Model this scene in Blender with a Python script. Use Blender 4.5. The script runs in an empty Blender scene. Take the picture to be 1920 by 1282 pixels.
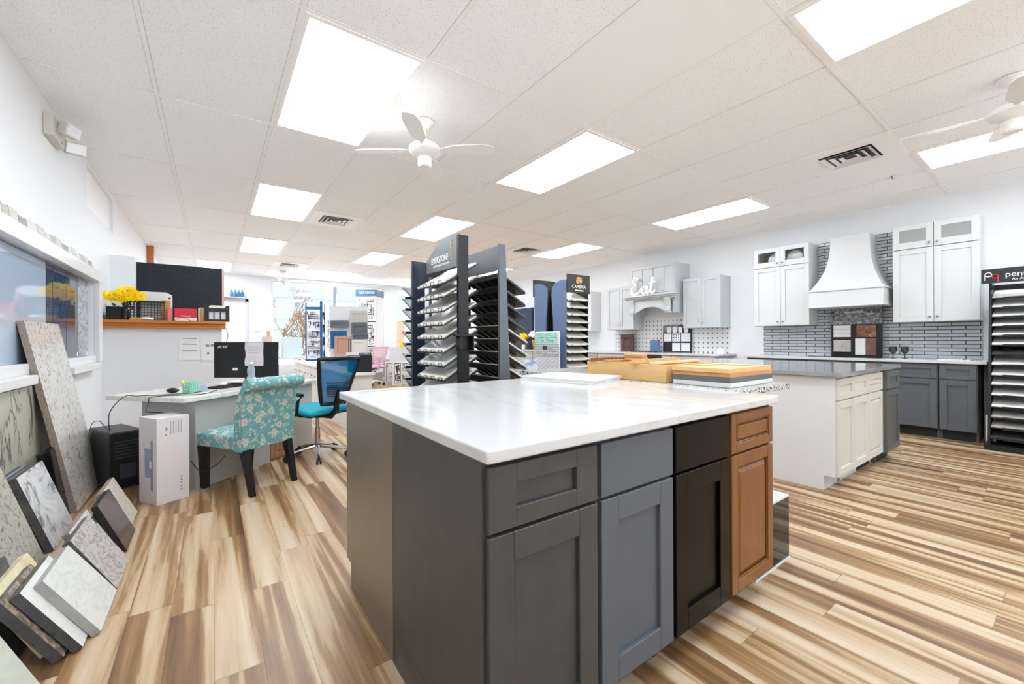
import bpy, bmesh, math, random
from mathutils import Vector, Matrix
random.seed(7)
S = bpy.context.scene
COL = S.collection
PI = math.pi

# ------------------------------------------------------------------ camera
H = 1.1734                       # eye height
YAW, PITCH, ROLL = 0.6147, 0.0011, -0.0046
_c, _s = math.cos(YAW), math.sin(YAW)
fw = Vector((_s, _c, 0)); rt = Vector((_c, -_s, 0)); up = Vector((0, 0, 1))
fw2 = fw*math.cos(PITCH)+up*math.sin(PITCH); up2 = up*math.cos(PITCH)-fw*math.sin(PITCH)
rt3 = rt*math.cos(ROLL)+up2*math.sin(ROLL); up3 = up2*math.cos(ROLL)-rt*math.sin(ROLL)
cam = bpy.data.cameras.new('camera'); co = bpy.data.objects.new('camera', cam); COL.objects.link(co)
M = Matrix((rt3, up3, -fw2)).transposed().to_4x4(); M.translation = Vector((0, 0, H)); co.matrix_world = M
cam.sensor_width = 36; cam.lens = 768.54/1920*36
cam.shift_x = (960-941.98)/1920; cam.shift_y = (635.98-641)/1920
cam.clip_start = 0.02; cam.clip_end = 300
S.camera = co

# ------------------------------------------------------------------ world, exposure
w = bpy.data.worlds.new('sky'); S.world = w; w.use_nodes = True
bg = w.node_tree.nodes['Background']; bg.inputs[0].default_value = (0.76, 0.87, 1.0, 1); bg.inputs[1].default_value = 0.82
S.view_settings.view_transform = 'Standard'; S.view_settings.look = 'None'
S.view_settings.gamma = 1; S.view_settings.exposure = 0.60; S.view_settings.use_curve_mapping = False
S.cycles.max_bounces = 14; S.cycles.diffuse_bounces = 10; S.cycles.glossy_bounces = 4
S.cycles.sample_clamp_indirect = 6.0
PANEL_LIGHT = 10.0                 # radiance of the troffer lenses

fill_sun = bpy.data.lights.new('fill_sun', 'SUN'); fill_sun.energy = 16; fill_sun.angle = .02; fill_sun.color = (1, .97, .93)
so = bpy.data.objects.new('fill_sun', fill_sun); COL.objects.link(so); so.rotation_euler = (0, math.radians(42), 0)   # added from the side: ground outside both fronts bounces it up to the ceiling

# room: x from the left wall to the kitchen wall, y towards the shop window
XL, XW, YB, YF, HC = -1.0, 7.495, 13.0, -4.2, 2.953
U0, T = -0.3253, 0.7244           # ceiling grid
V0 = 3.845

# ------------------------------------------------------------------ materials
def srgb(c):
    return tuple((x/12.92 if x <= .04045 else ((x+.055)/1.055)**2.4) for x in c)
MATS = {}
def mat(name, col, rough=.5, metal=0, spec=.5, coat=0, trans=0, alpha=1, emit=None, es=0):
    if name in MATS: return MATS[name]
    m = bpy.data.materials.new(name); m.use_nodes = True; b = m.node_tree.nodes['Principled BSDF']
    b.inputs['Base Color'].default_value = (*srgb(col), 1); b.inputs['Roughness'].default_value = rough
    b.inputs['Metallic'].default_value = metal; b.inputs['Specular IOR Level'].default_value = spec
    b.inputs['Coat Weight'].default_value = coat; b.inputs['Transmission Weight'].default_value = trans
    b.inputs['Alpha'].default_value = alpha
    if emit: b.inputs['Emission Color'].default_value = (*srgb(emit), 1); b.inputs['Emission Strength'].default_value = es
    MATS[name] = m; return m
class N:
    """tiny node helper"""
    def __init__(s, m): s.t = m.node_tree; s.b = s.t.nodes['Principled BSDF']
    def n(s, typ, **kw):
        x = s.t.nodes.new(typ)
        for k, v in kw.items():
            if isinstance(k, str) and hasattr(x, k): setattr(x, k, v)
        return x
    def l(s, a, b): s.t.links.new(a, b)
    def coord(s, scale=(1, 1, 1), loc=(0, 0, 0), rot=(0, 0, 0), kind='Object'):
        tc = s.n('ShaderNodeTexCoord'); mp = s.n('ShaderNodeMapping')
        mp.inputs['Scale'].default_value = scale; mp.inputs['Location'].default_value = loc; mp.inputs['Rotation'].default_value = rot
        s.l(tc.outputs[kind], mp.inputs[0]); return mp.outputs[0]
    def noise(s, v, sc=5, det=4, rough=.5, dist=0):
        x = s.n('ShaderNodeTexNoise'); x.inputs['Scale'].default_value = sc; x.inputs['Detail'].default_value = det
        x.inputs['Roughness'].default_value = rough; x.inputs['Distortion'].default_value = dist
        if v: s.l(v, x.inputs['Vector'])
        return x.outputs['Fac']
    def ramp(s, f, stops, interp='LINEAR'):
        x = s.n('ShaderNodeValToRGB'); x.color_ramp.interpolation = interp; e = x.color_ramp.elements
        while len(e) < len(stops): e.new(.5)
        for i, (p, c) in enumerate(stops): e[i].position = p; e[i].color = (*srgb(c), 1)
        s.l(f, x.inputs[0]); return x.outputs[0]
    def math(s, op, a, b=None, c=None):
        x = s.n('ShaderNodeMath'); x.operation = op
        for i, v in enumerate((a, b, c)):
            if v is None: continue
            if isinstance(v, (int, float)): x.inputs[i].default_value = v
            else: s.l(v, x.inputs[i])
        return x.outputs[0]
    def mix(s, f, a, b):
        x = s.n('ShaderNodeMix'); x.data_type = 'RGBA'
        for i, v in ((0, f), (6, a), (7, b)):
            if isinstance(v, (int, float)): x.inputs[i].default_value = v
            elif isinstance(v, tuple): x.inputs[i].default_value = (*srgb(v), 1)
            else: s.l(v, x.inputs[i])
        return x.outputs[2]
    def col(s, c): s.l(c, s.b.inputs['Base Color'])
    def bump(s, h, st=.1, d=.01):
        x = s.n('ShaderNodeBump'); x.inputs['Strength'].default_value = st; x.inputs['Distance'].default_value = d
        s.l(h, x.inputs['Height']); s.l(x.outputs[0], s.b.inputs['Normal'])
    def sep(s, v):
        x = s.n('ShaderNodeSeparateXYZ'); s.l(v, x.inputs[0]); return x.outputs
def stone(name, stops, sc=6, det=8, dist=1.0, rough=.15, scale=(1, 1, 1), fine=None):
    if name in MATS: return MATS[name]
    m = mat(name, (.7, .7, .7), rough); k = N(m)
    f = k.noise(k.coord(scale, kind='Object'), sc, det, .6, dist); c = k.ramp(f, stops)
    if fine:
        g = k.noise(k.coord(), fine[0], 3, .7); c = k.mix(k.math('MULTIPLY', k.math('GREATER_THAN', g, fine[1]), fine[3]), c, fine[2])
    k.col(c); return m
def painted(name, col, rough=.4, grain=.03):
    if name in MATS: return MATS[name]
    m = mat(name, col, rough); k = N(m)
    f = k.noise(k.coord((1, 1, 1)), 9, 5, .6)
    k.col(k.ramp(f, [(.3, tuple(max(0, c-grain) for c in col)), (.7, tuple(min(1, c+grain) for c in col))])); return m
def wood(name, a, b, rough=.35, scale=(30, 30, 3)):
    if name in MATS: return MATS[name]
    m = mat(name, a, rough); k = N(m); f = k.noise(k.coord(scale), 1.2, 6, .6, .6)
    k.col(k.ramp(f, [(.3, a), (.7, b)])); k.bump(f, .05, .002); return m

W_WALL = mat('wall_paint', (.905, .915, .925), .6)
k = N(W_WALL); k.bump(k.noise(k.coord(), 260, 2), .05, .001)
W_TRIM = mat('white_trim', (.88, .88, .88), .35)
# ceiling tile: off white with little fissures
M_CEIL = mat('acoustic_tile', (.93, .93, .92), .9); k = N(M_CEIL)
g = k.noise(k.coord(), 125, 2, .6); h_ = k.noise(k.coord(), 1.2, 1)
k.col(k.ramp(g, [(.33, (.82, .82, .82)), (.40, (.965, .97, .975)), (1, (.98, .985, .99))])); k.bump(g, .3, .003)
M_GRID = mat('grid_white', (.96, .96, .96), .5)
M_PLAINTILE = mat('vinyl_tile', (.965, .968, .97), .5)
# floor: long planks in y with bold brown and cream streaks
M_FLOOR = mat('plank_floor', (.6, .45, .3), .34); k = N(M_FLOOR)
tc = k.coord(); sx = k.sep(tc)
pw = .15
row = k.math('FLOOR', k.math('DIVIDE', sx[0], pw))
rn = k.n('ShaderNodeTexWhiteNoise'); rn.noise_dimensions = '1D'; k.l(row, rn.inputs['W'])
yoff = k.math('MULTIPLY', rn.outputs['Value'], 1.22)
cellf = k.math('DIVIDE', k.math('ADD', sx[1], yoff), 1.22); cell = k.math('FLOOR', cellf)
cid = k.math('ADD', k.math('MULTIPLY', row, 17.31), k.math('MULTIPLY', cell, 5.77))
wn = k.n('ShaderNodeTexWhiteNoise'); wn.noise_dimensions = '1D'; k.l(cid, wn.inputs['W'])
cb = k.n('ShaderNodeCombineXYZ')
k.l(k.math('ADD', k.math('MULTIPLY', sx[0], 10.5), k.math('MULTIPLY', wn.outputs['Value'], 37.0)), cb.inputs[0])
k.l(k.math('MULTIPLY', sx[1], .42), cb.inputs[1]); k.l(wn.outputs['Value'], cb.inputs[2])
band = k.noise(cb.outputs[0], 1.25, 3, .45, .35)
cb2 = k.n('ShaderNodeCombineXYZ'); k.l(k.math('MULTIPLY', sx[0], 60.), cb2.inputs[0]); k.l(k.math('MULTIPLY', sx[1], 3.5), cb2.inputs[1]); k.l(wn.outputs['Value'], cb2.inputs[2])
fineg = k.noise(cb2.outputs[0], 1.4, 5, .65, .4)
bb = k.math('ADD', band, k.math('MULTIPLY', k.math('SUBTRACT', fineg, .5), .16))
base = k.ramp(bb, [(.26, (.36, .26, .17)), (.40, (.50, .37, .24)), (.485, (.61, .47, .32)), (.515, (.70, .59, .45)), (.60, (.77, .68, .56)), (.75, (.82, .75, .66))])
dk = k.math('GREATER_THAN', k.noise(cb2.outputs[0], .55, 3, .7, 1.5), .70)
base = k.mix(k.math('MULTIPLY', dk, .55), base, (.36, .27, .19))
fx = k.math('FRACT', k.math('DIVIDE', sx[0], pw)); fy = k.math('FRACT', cellf)
seam = k.math('MAXIMUM', k.math('LESS_THAN', fx, .012), k.math('LESS_THAN', fy, .0022))
base = k.mix(k.math('MULTIPLY', seam, .55), base, (.25, .18, .12)); k.col(base)
k.bump(fineg, .06, .002)

M_QUARTZ = stone('white_quartz', [(.0, (.80, .80, .80)), (.47, (.815, .815, .815)), (.50, (.78, .777, .77)), (.53, (.815, .815, .815)), (1, (.82, .82, .82))], 1.5, 3, 1.6, .12, (1, .45, 1))
M_QZGREY = stone('grey_quartz', [(.3, (.56, .565, .57)), (.7, (.60, .605, .61))], 20, 4, .2, .08)
M_MARBLE = stone('laminate_marble', [(.3, (.80, .80, .78)), (.5, (.88, .87, .85)), (.7, (.74, .73, .70))], 4, 8, 2, .3)
P_GREY = painted('charcoal_stain', (.265, .265, .255), .42, .018)
P_TAUPE = painted('taupe_veneer', (.45, .41, .37), .28, .012)
P_BLUE = painted('slate_blue_paint', (.335, .36, .39), .42, .006)
P_ESP = painted('espresso_stain', (.055, .042, .033), .3, .01)
P_BROWN = wood('chestnut_stain', (.44, .26, .085), (.53, .33, .115), .32, (14, 14, 2))
P_WHITE = mat('white_cabinet', (.84, .843, .845), .35)
P_CREAM = mat('cream_cabinet', (.82, .805, .775), .38)
P_CREAM2 = mat('warm_white_cabinet', (.84, .825, .785), .38)
P_SHADEG = mat('graphite_cabinet', (.35, .365, .385), .4)
P_GREEN = mat('grey_green_cabinet', (.37, .375, .365), .4)
P_LGREY = mat('light_grey_cabinet', (.75, .765, .775), .4)
P_WGREY = mat('warm_grey_cabinet', (.70, .69, .665), .4)
P_NAVY = mat('navy_cabinet', (.055, .13, .24), .3)
M_BLACK = mat('black_plastic', (.06, .065, .075), .4)
M_BLACKG = mat('black_gloss', (.05, .05, .055), .08)
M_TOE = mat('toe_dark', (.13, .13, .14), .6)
M_CHROME = mat('chrome', (.85, .85, .86), .12, 1)
M_NICKEL = mat('brushed_nickel', (.62, .61, .60), .3, 1)
M_STEELG = mat('rack_grey_metal', (.42, .44, .46), .35, .3)
M_STEELB = mat('rack_black_metal', (.12, .12, .13), .4, .2)
M_RACKBL = mat('rack_blue_panel', (.36, .44, .57), .35, .1)
M_SLAB = stone('pale_sample', [(.3, (.90, .89, .87)), (.6, (.94, .94, .93)), (.8, (.86, .85, .83))], 7, 4, 1, .2)
M_SLABC = stone('cream_sample', [(.3, (.89, .87, .82)), (.6, (.93, .92, .88)), (.8, (.84, .82, .77))], 9, 4, 1, .25)
M_SLABD = stone('dark_sample', [(.3, (.20, .20, .20)), (.7, (.32, .31, .30))], 9, 4, 1, .2)
M_PAPER = mat('paper', (.93, .93, .93), .7)
M_WHITEP = mat('white_plastic', (.93, .93, .92), .35)
M_GLASS = mat('clear_glass', (1, 1, 1), .0, trans=1); M_GLASS.node_tree.nodes['Principled BSDF'].inputs['IOR'].default_value = 1.45
P_ESP.node_tree.nodes['Principled BSDF'].inputs['Specular IOR Level'].default_value = .12
M_TINT = mat('smoked_glass', (.45, .45, .43), .03, trans=.85)
M_FROST = mat('cabinet_glass', (.62, .64, .63), .12)
M_DGLASS = mat('dark_cabinet_inside', (.45, .45, .44), .3)
M_OAKTRIM = wood('oak_trim', (.70, .42, .16), (.82, .52, .22), .35, (3, 40, 40))
M_MAPLE = wood('maple', (.82, .66, .44), (.86, .71, .50), .45, (6, 1.5, 40))
M_MAPLE2 = wood('maple_orange', (.72, .51, .31), (.77, .57, .37), .45, (3, 30, 30))
M_FELT = mat('charcoal_felt', (.13, .14, .16), .95); k = N(M_FELT); f_ = k.noise(k.coord(), 90, 3, .7)
k.col(k.ramp(f_, [(.35, (.07, .08, .10)), (.65, (.21, .22, .25))])); k.bump(f_, .6, .005)
M_YELLOW = mat('yellow_petals', (1., .90, .08), .6)
M_ORANGEF = mat('flower_centre', (.95, .68, .06), .6)
M_LEAF = mat('leaf', (.20, .36, .16), .6)
M_WHITEF = mat('white_petals', (.95, .95, .97), .6)
M_TEALM = mat('teal_fabric_plain', (.02, .60, .68), .8)
M_TEALMESH = mat('teal_mesh', (.0, .50, .72), .9, spec=0, alpha=.90)
M_PINK = mat('pink_fabric', (.90, .66, .80), .7)
M_PINKM = mat('pink_mesh', (.95, .80, .86), .7, alpha=.8)
M_RED = mat('red_card', (.80, .16, .24), .5)
M_KRAFT = mat('kraft_board', (.78, .60, .42), .8)
M_BOXP = mat('pinkish_carton', (.86, .835, .845), .6)
M_MINT = mat('mint_plastic', (.55, .83, .74), .45)
M_GOLD = mat('gold_glass', (.85, .65, .2), .15, .6)
M_LABEL = mat('print_grey', (.55, .56, .58), .6)
M_PRINTB = mat('print_black', (.08, .08, .09), .6)
M_NEON = mat('white_script', (.97, .97, .96), .4)
M_GOLDP = mat('gold_print', (.86, .70, .36), .4)
M_WHITEPR = mat('white_print', (.93, .93, .93), .5)
M_REDPR = mat('red_print', (.85, .16, .20), .5)
M_BURG = wood('burgundy_stain', (.32, .19, .20), (.40, .25, .26), .3)
M_BARK = mat('bark', (.50, .44, .38), .9)

def floral(name):
    m = mat(name, (.45, .68, .67), .85); k = N(m)
    tc = k.coord((1, 1, 1)); x, y, z = k.sep(tc)
    tn = k.n('ShaderNodeTexCoord'); nx, ny, nz = k.sep(tn.outputs['Normal'])
    top = k.math('GREATER_THAN', k.math('ABSOLUTE', nz), .62); side = k.math('GREATER_THAN', k.math('ABSOLUTE', nx), .62)
    def pick(f, a, b): return k.math('ADD', k.math('MULTIPLY', f, a), k.math('MULTIPLY', k.math('SUBTRACT', 1, f), b))
    cv = k.n('ShaderNodeCombineXYZ'); k.l(pick(side, y, x), cv.inputs[0]); k.l(pick(top, y, z), cv.inputs[1])
    col = k.ramp(k.noise(tc, 14, 3), [(.3, (.40, .61, .62)), (.7, (.47, .68, .68))])
    for sc, R, rnd, cc in ((8.5, .27, .8, (.80, .81, .77)), (19., .24, .95, (.76, .80, .77))):
        v = k.n('ShaderNodeTexVoronoi'); v.voronoi_dimensions = '2D'; v.inputs['Scale'].default_value = sc; v.inputs['Randomness'].default_value = rnd
        k.l(cv.outputs[0], v.inputs['Vector'])
        vs = k.n('ShaderNodeVectorMath'); vs.operation = 'SUBTRACT'; k.l(cv.outputs[0], vs.inputs[0]); k.l(v.outputs['Position'], vs.inputs[1])
        dx, dy, _ = k.sep(vs.outputs[0])
        ang = k.math('ARCTAN2', dy, dx); r = v.outputs['Distance']
        pet = k.math('ADD', .55, k.math('MULTIPLY', k.math('ABSOLUTE', k.math('COSINE', k.math('MULTIPLY', ang, 3.0))), .45))
        rag = k.math('MULTIPLY', k.noise(tc, 120, 2), .10)
        mk = k.math('LESS_THAN', k.math('ADD', r, rag), k.math('ADD', k.math('MULTIPLY', pet, R), .05)); ring = k.math('LESS_THAN', r, R*.22)
        col = k.mix(k.math('MULTIPLY', mk, .85), col, cc); col = k.mix(ring, col, (.62, .62, .55) if sc < 10 else (.58, .68, .66))
    vine = k.math('LESS_THAN', k.math('ABSOLUTE', k.math('SUBTRACT', k.noise(tc, 13, 1, .3, .4), .5)), .010)
    k.col(k.mix(k.math('MULTIPLY', vine, .6), col, (.78, .81, .78)))
    k.bump(k.noise(tc, 400, 1), .1, .001); return m
M_FLB = M_FLS = floral('floral_fabric')

def brick(name, c1, c2, mortar, bw, bh, ms, rough, axis='yz'):
    m = mat(name, c1, rough); k = N(m); x, y, z = k.sep(k.coord())
    cv = k.n('ShaderNodeCombineXYZ'); k.l({'y': y, 'x': x}[axis[0]], cv.inputs[0]); k.l(z, cv.inputs[1])
    br = k.n('ShaderNodeTexBrick'); k.l(cv.outputs[0], br.inputs['Vector']); br.inputs['Scale'].default_value = 1
    br.inputs['Brick Width'].default_value = bw; br.inputs['Row Height'].default_value = bh; br.inputs['Mortar Size'].default_value = ms
    br.inputs['Mortar Smooth'].default_value = .1
    br.inputs['Color1'].default_value = (*srgb(c1), 1); br.inputs['Color2'].default_value = (*srgb(c2), 1); br.inputs['Mortar'].default_value = (*srgb(mortar), 1)
    k.col(br.outputs['Color']); k.l(k.math('ADD', rough, k.math('MULTIPLY', br.outputs['Fac'], .6)), k.b.inputs['Roughness'])
    k.bump(k.math('SUBTRACT', 1, br.outputs['Fac']), .4, .003); return m
M_BRICK = brick('glazed_brick_tile', (.74, .765, .79), (.80, .815, .83), (.27, .28, .30), .235, .0455, .0050, .08)
M_OLDBRICK = brick('shop_brick', (.86, .58, .46), (.80, .52, .40), (.8, .7, .62), .4, .12, .012, .9, 'xz')
M_STACK = brick('ledger_stone', (.62, .63, .66), (.80, .81, .83), (.45, .46, .5), .11, .03, .002, .4)
M_SIDING = brick('grey_siding', (.62, .63, .64), (.66, .67, .68), (.48, .49, .5), 3., .05, .004, .6, 'xz')
M_DOT = mat('dot_mosaic', (.93, .93, .92), .2); k = N(M_DOT); x_, y_, z_ = k.sep(k.coord())
def fr(v, p): return k.math('ABSOLUTE', k.math('SUBTRACT', k.math('FRACT', k.math('DIVIDE', v, p)), .5))
dd = k.math('ADD', fr(y_, .088), fr(z_, .088)); dots = k.math('LESS_THAN', dd, .21)
gl = k.math('LESS_THAN', k.math('MINIMUM', fr(k.math('ADD', y_, .044), .088), fr(k.math('ADD', z_, .044), .088)), .02)
k.col(k.mix(dots, k.mix(k.math('MULTIPLY', gl, .25), (.90, .90, .90), (.80, .81, .82)), (.42, .46, .53)))
M_HERR = mat('herringbone', (.65, .66, .7), .35); k = N(M_HERR); x_, y_, z_ = k.sep(k.coord())
zz = k.math('ADD', z_, k.math('MULTIPLY', k.math('PINGPONG', y_, .04), 1.0)); q = k.math('FRACT', k.math('DIVIDE', zz, .05))
k.col(k.ramp(q, [(0, (.52, .54, .58)), (.1, (.78, .79, .82)), (.5, (.66, .68, .72)), (.55, (.86, .87, .89)), (.95, (.80, .81, .84))], 'CONSTANT'))
M_GREENT = brick('green_mosaic', (.30, .68, .60), (.62, .86, .80), (.86, .9, .9), .06, .022, .002, .1)

# stones
ST = {
 'carrara': stone('st_carrara', [(.35, (.78, .79, .77)), (.5, (.86, .865, .85)), (.56, (.80, .81, .79)), (.8, (.88, .88, .87))], 5, 9, 1.2, .35, (1, 1, 2)),
 'carrara2': stone('st_carrara2', [(.35, (.76, .77, .75)), (.5, (.86, .865, .85)), (.8, (.82, .82, .80))], 7, 9, .8, .4),
 'gold': stone('st_gold', [(.3, (.20, .18, .17)), (.45, (.48, .44, .38)), (.55, (.74, .70, .60)), (.62, (.42, .37, .32)), (.8, (.28, .25, .24))], 9, 10, 2.5, .3),
 'yellow': stone('st_yellow', [(.3, (.80, .74, .58)), (.6, (.90, .86, .72))], 10, 6, .5, .5),
 'dark': stone('st_dark', [(.3, (.22, .22, .23)), (.6, (.36, .36, .37)), (.8, (.5, .5, .5))], 14, 8, .8, .5),
 'green': stone('st_green', [(.3, (.66, .70, .64)), (.6, (.80, .82, .77)), (.75, (.55, .60, .53))], 3, 9, 2, .3),
 'swirl': stone('st_swirl', [(.3, (.72, .70, .68)), (.46, (.78, .76, .74)), (.5, (.56, .54, .52)), (.54, (.77, .75, .73)), (.8, (.70, .68, .66))], 9, 12, 2.4, .25),
 'brown': stone('st_brown', [(.3, (.27, .24, .23)), (.7, (.33, .30, .28))], 30, 6, .2, .12),
 'sand': stone('st_sand', [(.3, (.66, .64, .57)), (.5, (.83, .81, .75)), (.7, (.73, .71, .64))], 16, 8, 1, .4),
 'granite': stone('st_granite', [(.32, (.50, .46, .43)), (.42, (.74, .72, .69)), (.52, (.86, .85, .83)), (.62, (.80, .79, .77)), (.7, (.60, .56, .52))], 34, 8, 1.2, .12, (1, 1, .7)),
 'edge': stone('st_edge', [(.35, (.36, .32, .28)), (.5, (.66, .61, .56)), (.6, (.45, .40, .36)), (.7, (.74, .70, .66))], 60, 6, 2, .6),
 'delicatus': stone('st_delicatus', [(.32, (.30, .30, .31)), (.40, (.62, .62, .62)), (.47, (.86, .86, .86)), (.6, (.93, .93, .93)), (.8, (.84, .83, .82))], 5, 10, 1.6, .2),
 'pepper': stone('st_pepper', [(.35, (.42, .41, .38)), (.5, (.72, .71, .66)), (.65, (.60, .58, .52))], 40, 6, .6, .5),
 'crack': stone('st_crack', [(.0, (.80, .80, .77)), (.47, (.70, .70, .64)), (.495, (.28, .27, .24)), (.52, (.72, .71, .64)), (1, (.80, .79, .73))], 2.2, 9, 1.6, .3, (1, 1.6, .5)),
 'salt': stone('st_salt', [(.43, (.12, .11, .10)), (.49, (.74, .73, .70)), (.6, (.86, .85, .83)), (.68, (.45, .42, .38))], 70, 5, .8, .2),
}

# ------------------------------------------------------------------ mesh builder
class MB:
    def __init__(s): s.v = []; s.f = []; s.m = []; s.cur = 0
    def add(s, vs, fs):
        n = len(s.v); s.v += [tuple(p) for p in vs]; s.f += [tuple(i+n for i in f) for f in fs]; s.m += [s.cur]*len(fs); return s
    def box(s, x0, y0, z0, x1, y1, z1):
        if x0 > x1: x0, x1 = x1, x0
        if y0 > y1: y0, y1 = y1, y0
        if z0 > z1: z0, z1 = z1, z0
        return s.add([(x0, y0, z0), (x1, y0, z0), (x1, y1, z0), (x0, y1, z0), (x0, y0, z1), (x1, y0, z1), (x1, y1, z1), (x0, y1, z1)],
                     [(0, 3, 2, 1), (4, 5, 6, 7), (0, 1, 5, 4), (1, 2, 6, 5), (2, 3, 7, 6), (3, 0, 4, 7)])
    def hexa(s, a, b):       # two quads (4 pts each)
        return s.add(list(a)+list(b), [(0, 3, 2, 1), (4, 5, 6, 7), (0, 1, 5, 4), (1, 2, 6, 5), (2, 3, 7, 6), (3, 0, 4, 7)])
    def prism(s, poly, axis, a, b):
        def P(u, v, t): return {'x': (t, u, v), 'y': (u, t, v), 'z': (u, v, t)}[axis]
        n = len(poly); vs = [P(u, v, a) for u, v in poly]+[P(u, v, b) for u, v in poly]
        return s.add(vs, [tuple(range(n))[::-1], tuple(range(n, 2*n))]+[(i, (i+1) % n, (i+1) % n+n, i+n) for i in range(n)])
    def cyl(s, p0, p1, r0, r1=None, n=16):
        return s.tube([p0, p1], [r0, r0 if r1 is None else r1], n)
    def tube(s, pts, r, n=8, closed=False):
        pts = [Vector(p) for p in pts]; m = len(pts)
        rs = r if isinstance(r, (list, tuple)) else [r]*m
        base = len(s.v); prev = None; rings = []
        for i, p in enumerate(pts):
            if closed: d = pts[(i+1) % m]-pts[i-1]
            else: d = pts[min(i+1, m-1)]-pts[max(i-1, 0)]
            if d.length < 1e-9: d = Vector((0, 0, 1))
            d.normalize()
            if prev is None: a = d.orthogonal().normalized()
            else:
                a = prev-d*prev.dot(d)
                a = a.normalized() if a.length > 1e-6 else d.orthogonal().normalized()
            prev = a; b = d.cross(a)
            rings.append([p+(a*math.cos(2*PI*j/n)+b*math.sin(2*PI*j/n))*rs[i] for j in range(n)])
        vs = [q for rg in rings for q in rg]; fs = []
        for i in range(m if closed else m-1):
            k2 = (i+1) % m
            for j in range(n): fs.append((i*n+j, i*n+(j+1) % n, k2*n+(j+1) % n, k2*n+j))
        if not closed: fs += [tuple(range(n))[::-1], tuple(range((m-1)*n, m*n))]
        return s.add(vs, fs)
    def lathe(s, prof, c=(0, 0, 0), n=24):
        vs = [(c[0]+r*math.cos(2*PI*j/n), c[1]+r*math.sin(2*PI*j/n), c[2]+z) for r, z in prof for j in range(n)]
        fs = [(i*n+j, i*n+(j+1) % n, (i+1)*n+(j+1) % n, (i+1)*n+j) for i in range(len(prof)-1) for j in range(n)]
        fs += [tuple(range(n))[::-1], tuple(range((len(prof)-1)*n, len(prof)*n))]
        return s.add(vs, fs)
    def ball(s, c, r, n=10, sq=(1, 1, 1)):
        pr = [(max(1e-4, math.sin(PI*i/n)), -math.cos(PI*i/n)) for i in range(n+1)]
        k0 = len(s.v); s.lathe([(a*r, b*r) for a, b in pr], (0, 0, 0), n*2)
        for i in range(k0, len(s.v)):
            x, y, z = s.v[i]; s.v[i] = (c[0]+x*sq[0], c[1]+y*sq[1], c[2]+z*sq[2])
        return s
    def bend(s, fn): s.v = [tuple(fn(*p)) for p in s.v]; return s
    def build(s, name, m, parent=None, bevel=0, smooth=False, seg=2, subsurf=0):
        me = bpy.data.meshes.new(name); me.from_pydata(s.v, [], s.f)
        for x in (m if isinstance(m, (list, tuple)) else [m]): me.materials.append(x)
        for p, i in zip(me.polygons, s.m): p.material_index = i
        bm = bmesh.new(); bm.from_mesh(me); bmesh.ops.recalc_face_normals(bm, faces=bm.faces); bm.to_mesh(me); bm.free()
        if smooth:
            me.shade_smooth(); me.set_sharp_from_angle(angle=math.radians(38))
        o = bpy.data.objects.new(name, me); COL.objects.link(o); o.parent = parent
        if bevel:
            b = o.modifiers.new('bevel', 'BEVEL'); b.width = bevel; b.segments = seg; b.limit_method = 'ANGLE'; b.angle_limit = .7
        if subsurf:
            b = o.modifiers.new('sub', 'SUBSURF'); b.levels = b.render_levels = subsurf
        return o
def tag(o, label, cat, group=None, kind=None):
    o['label'] = label; o['category'] = cat
    if group: o['group'] = group
    if kind: o['kind'] = kind
    return o
def thing(name, label, cat, loc=(0, 0, 0), rz=0, group=None):
    o = bpy.data.objects.new(name, None); COL.objects.link(o); o.location = loc; o.rotation_euler = (0, 0, rz)
    o.empty_display_size = .05
    return tag(o, label, cat, group)
def struct(name, mb, m, bevel=0):
    o = mb.build(name, m, None, bevel); o['kind'] = 'structure'; return o
def kids(o): return [c for c in bpy.data.objects if c.parent == o]
def dup(o, parent=None, loc=None, rz=None, label=None, group=None):
    c = o.copy(); COL.objects.link(c); c.parent = parent
    if loc is not None: c.location = loc
    if rz is not None: c.rotation_euler = (0, 0, rz)
    if label: c['label'] = label
    if group: c['group'] = group
    for ch in kids(o): dup(ch, c)
    return c
def text(s, size, m, parent, loc, rot, name='lettering', ext=.0008, align='CENTER', shear=0, sx=1):
    cu = bpy.data.curves.new(name, 'FONT'); cu.body = s; cu.size = size; cu.extrude = ext; cu.align_x = align; cu.align_y = 'CENTER'; cu.shear = shear
    t = bpy.data.objects.new('tmp', cu); COL.objects.link(t); bpy.context.view_layer.update()
    me = bpy.data.meshes.new_from_object(t.evaluated_get(bpy.context.evaluated_depsgraph_get()))
    bpy.data.objects.remove(t); me.name = name; me.materials.clear(); me.materials.append(m)
    o = bpy.data.objects.new(name, me); COL.objects.link(o); o.parent = parent; o.location = loc; o.rotation_euler = rot; o.scale = (sx, 1, 1)
    return o
ORD = ['topmost', 'second from the top', 'third from the top', 'fourth from the top', 'fifth from the top', 'sixth from the top', 'seventh from the top', 'eighth from the top', 'ninth from the top', 'tenth from the top', 'eleventh from the top', 'twelfth from the top', 'thirteenth from the top', 'fourteenth from the top', 'fifteenth from the top', 'sixteenth from the top']

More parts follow.
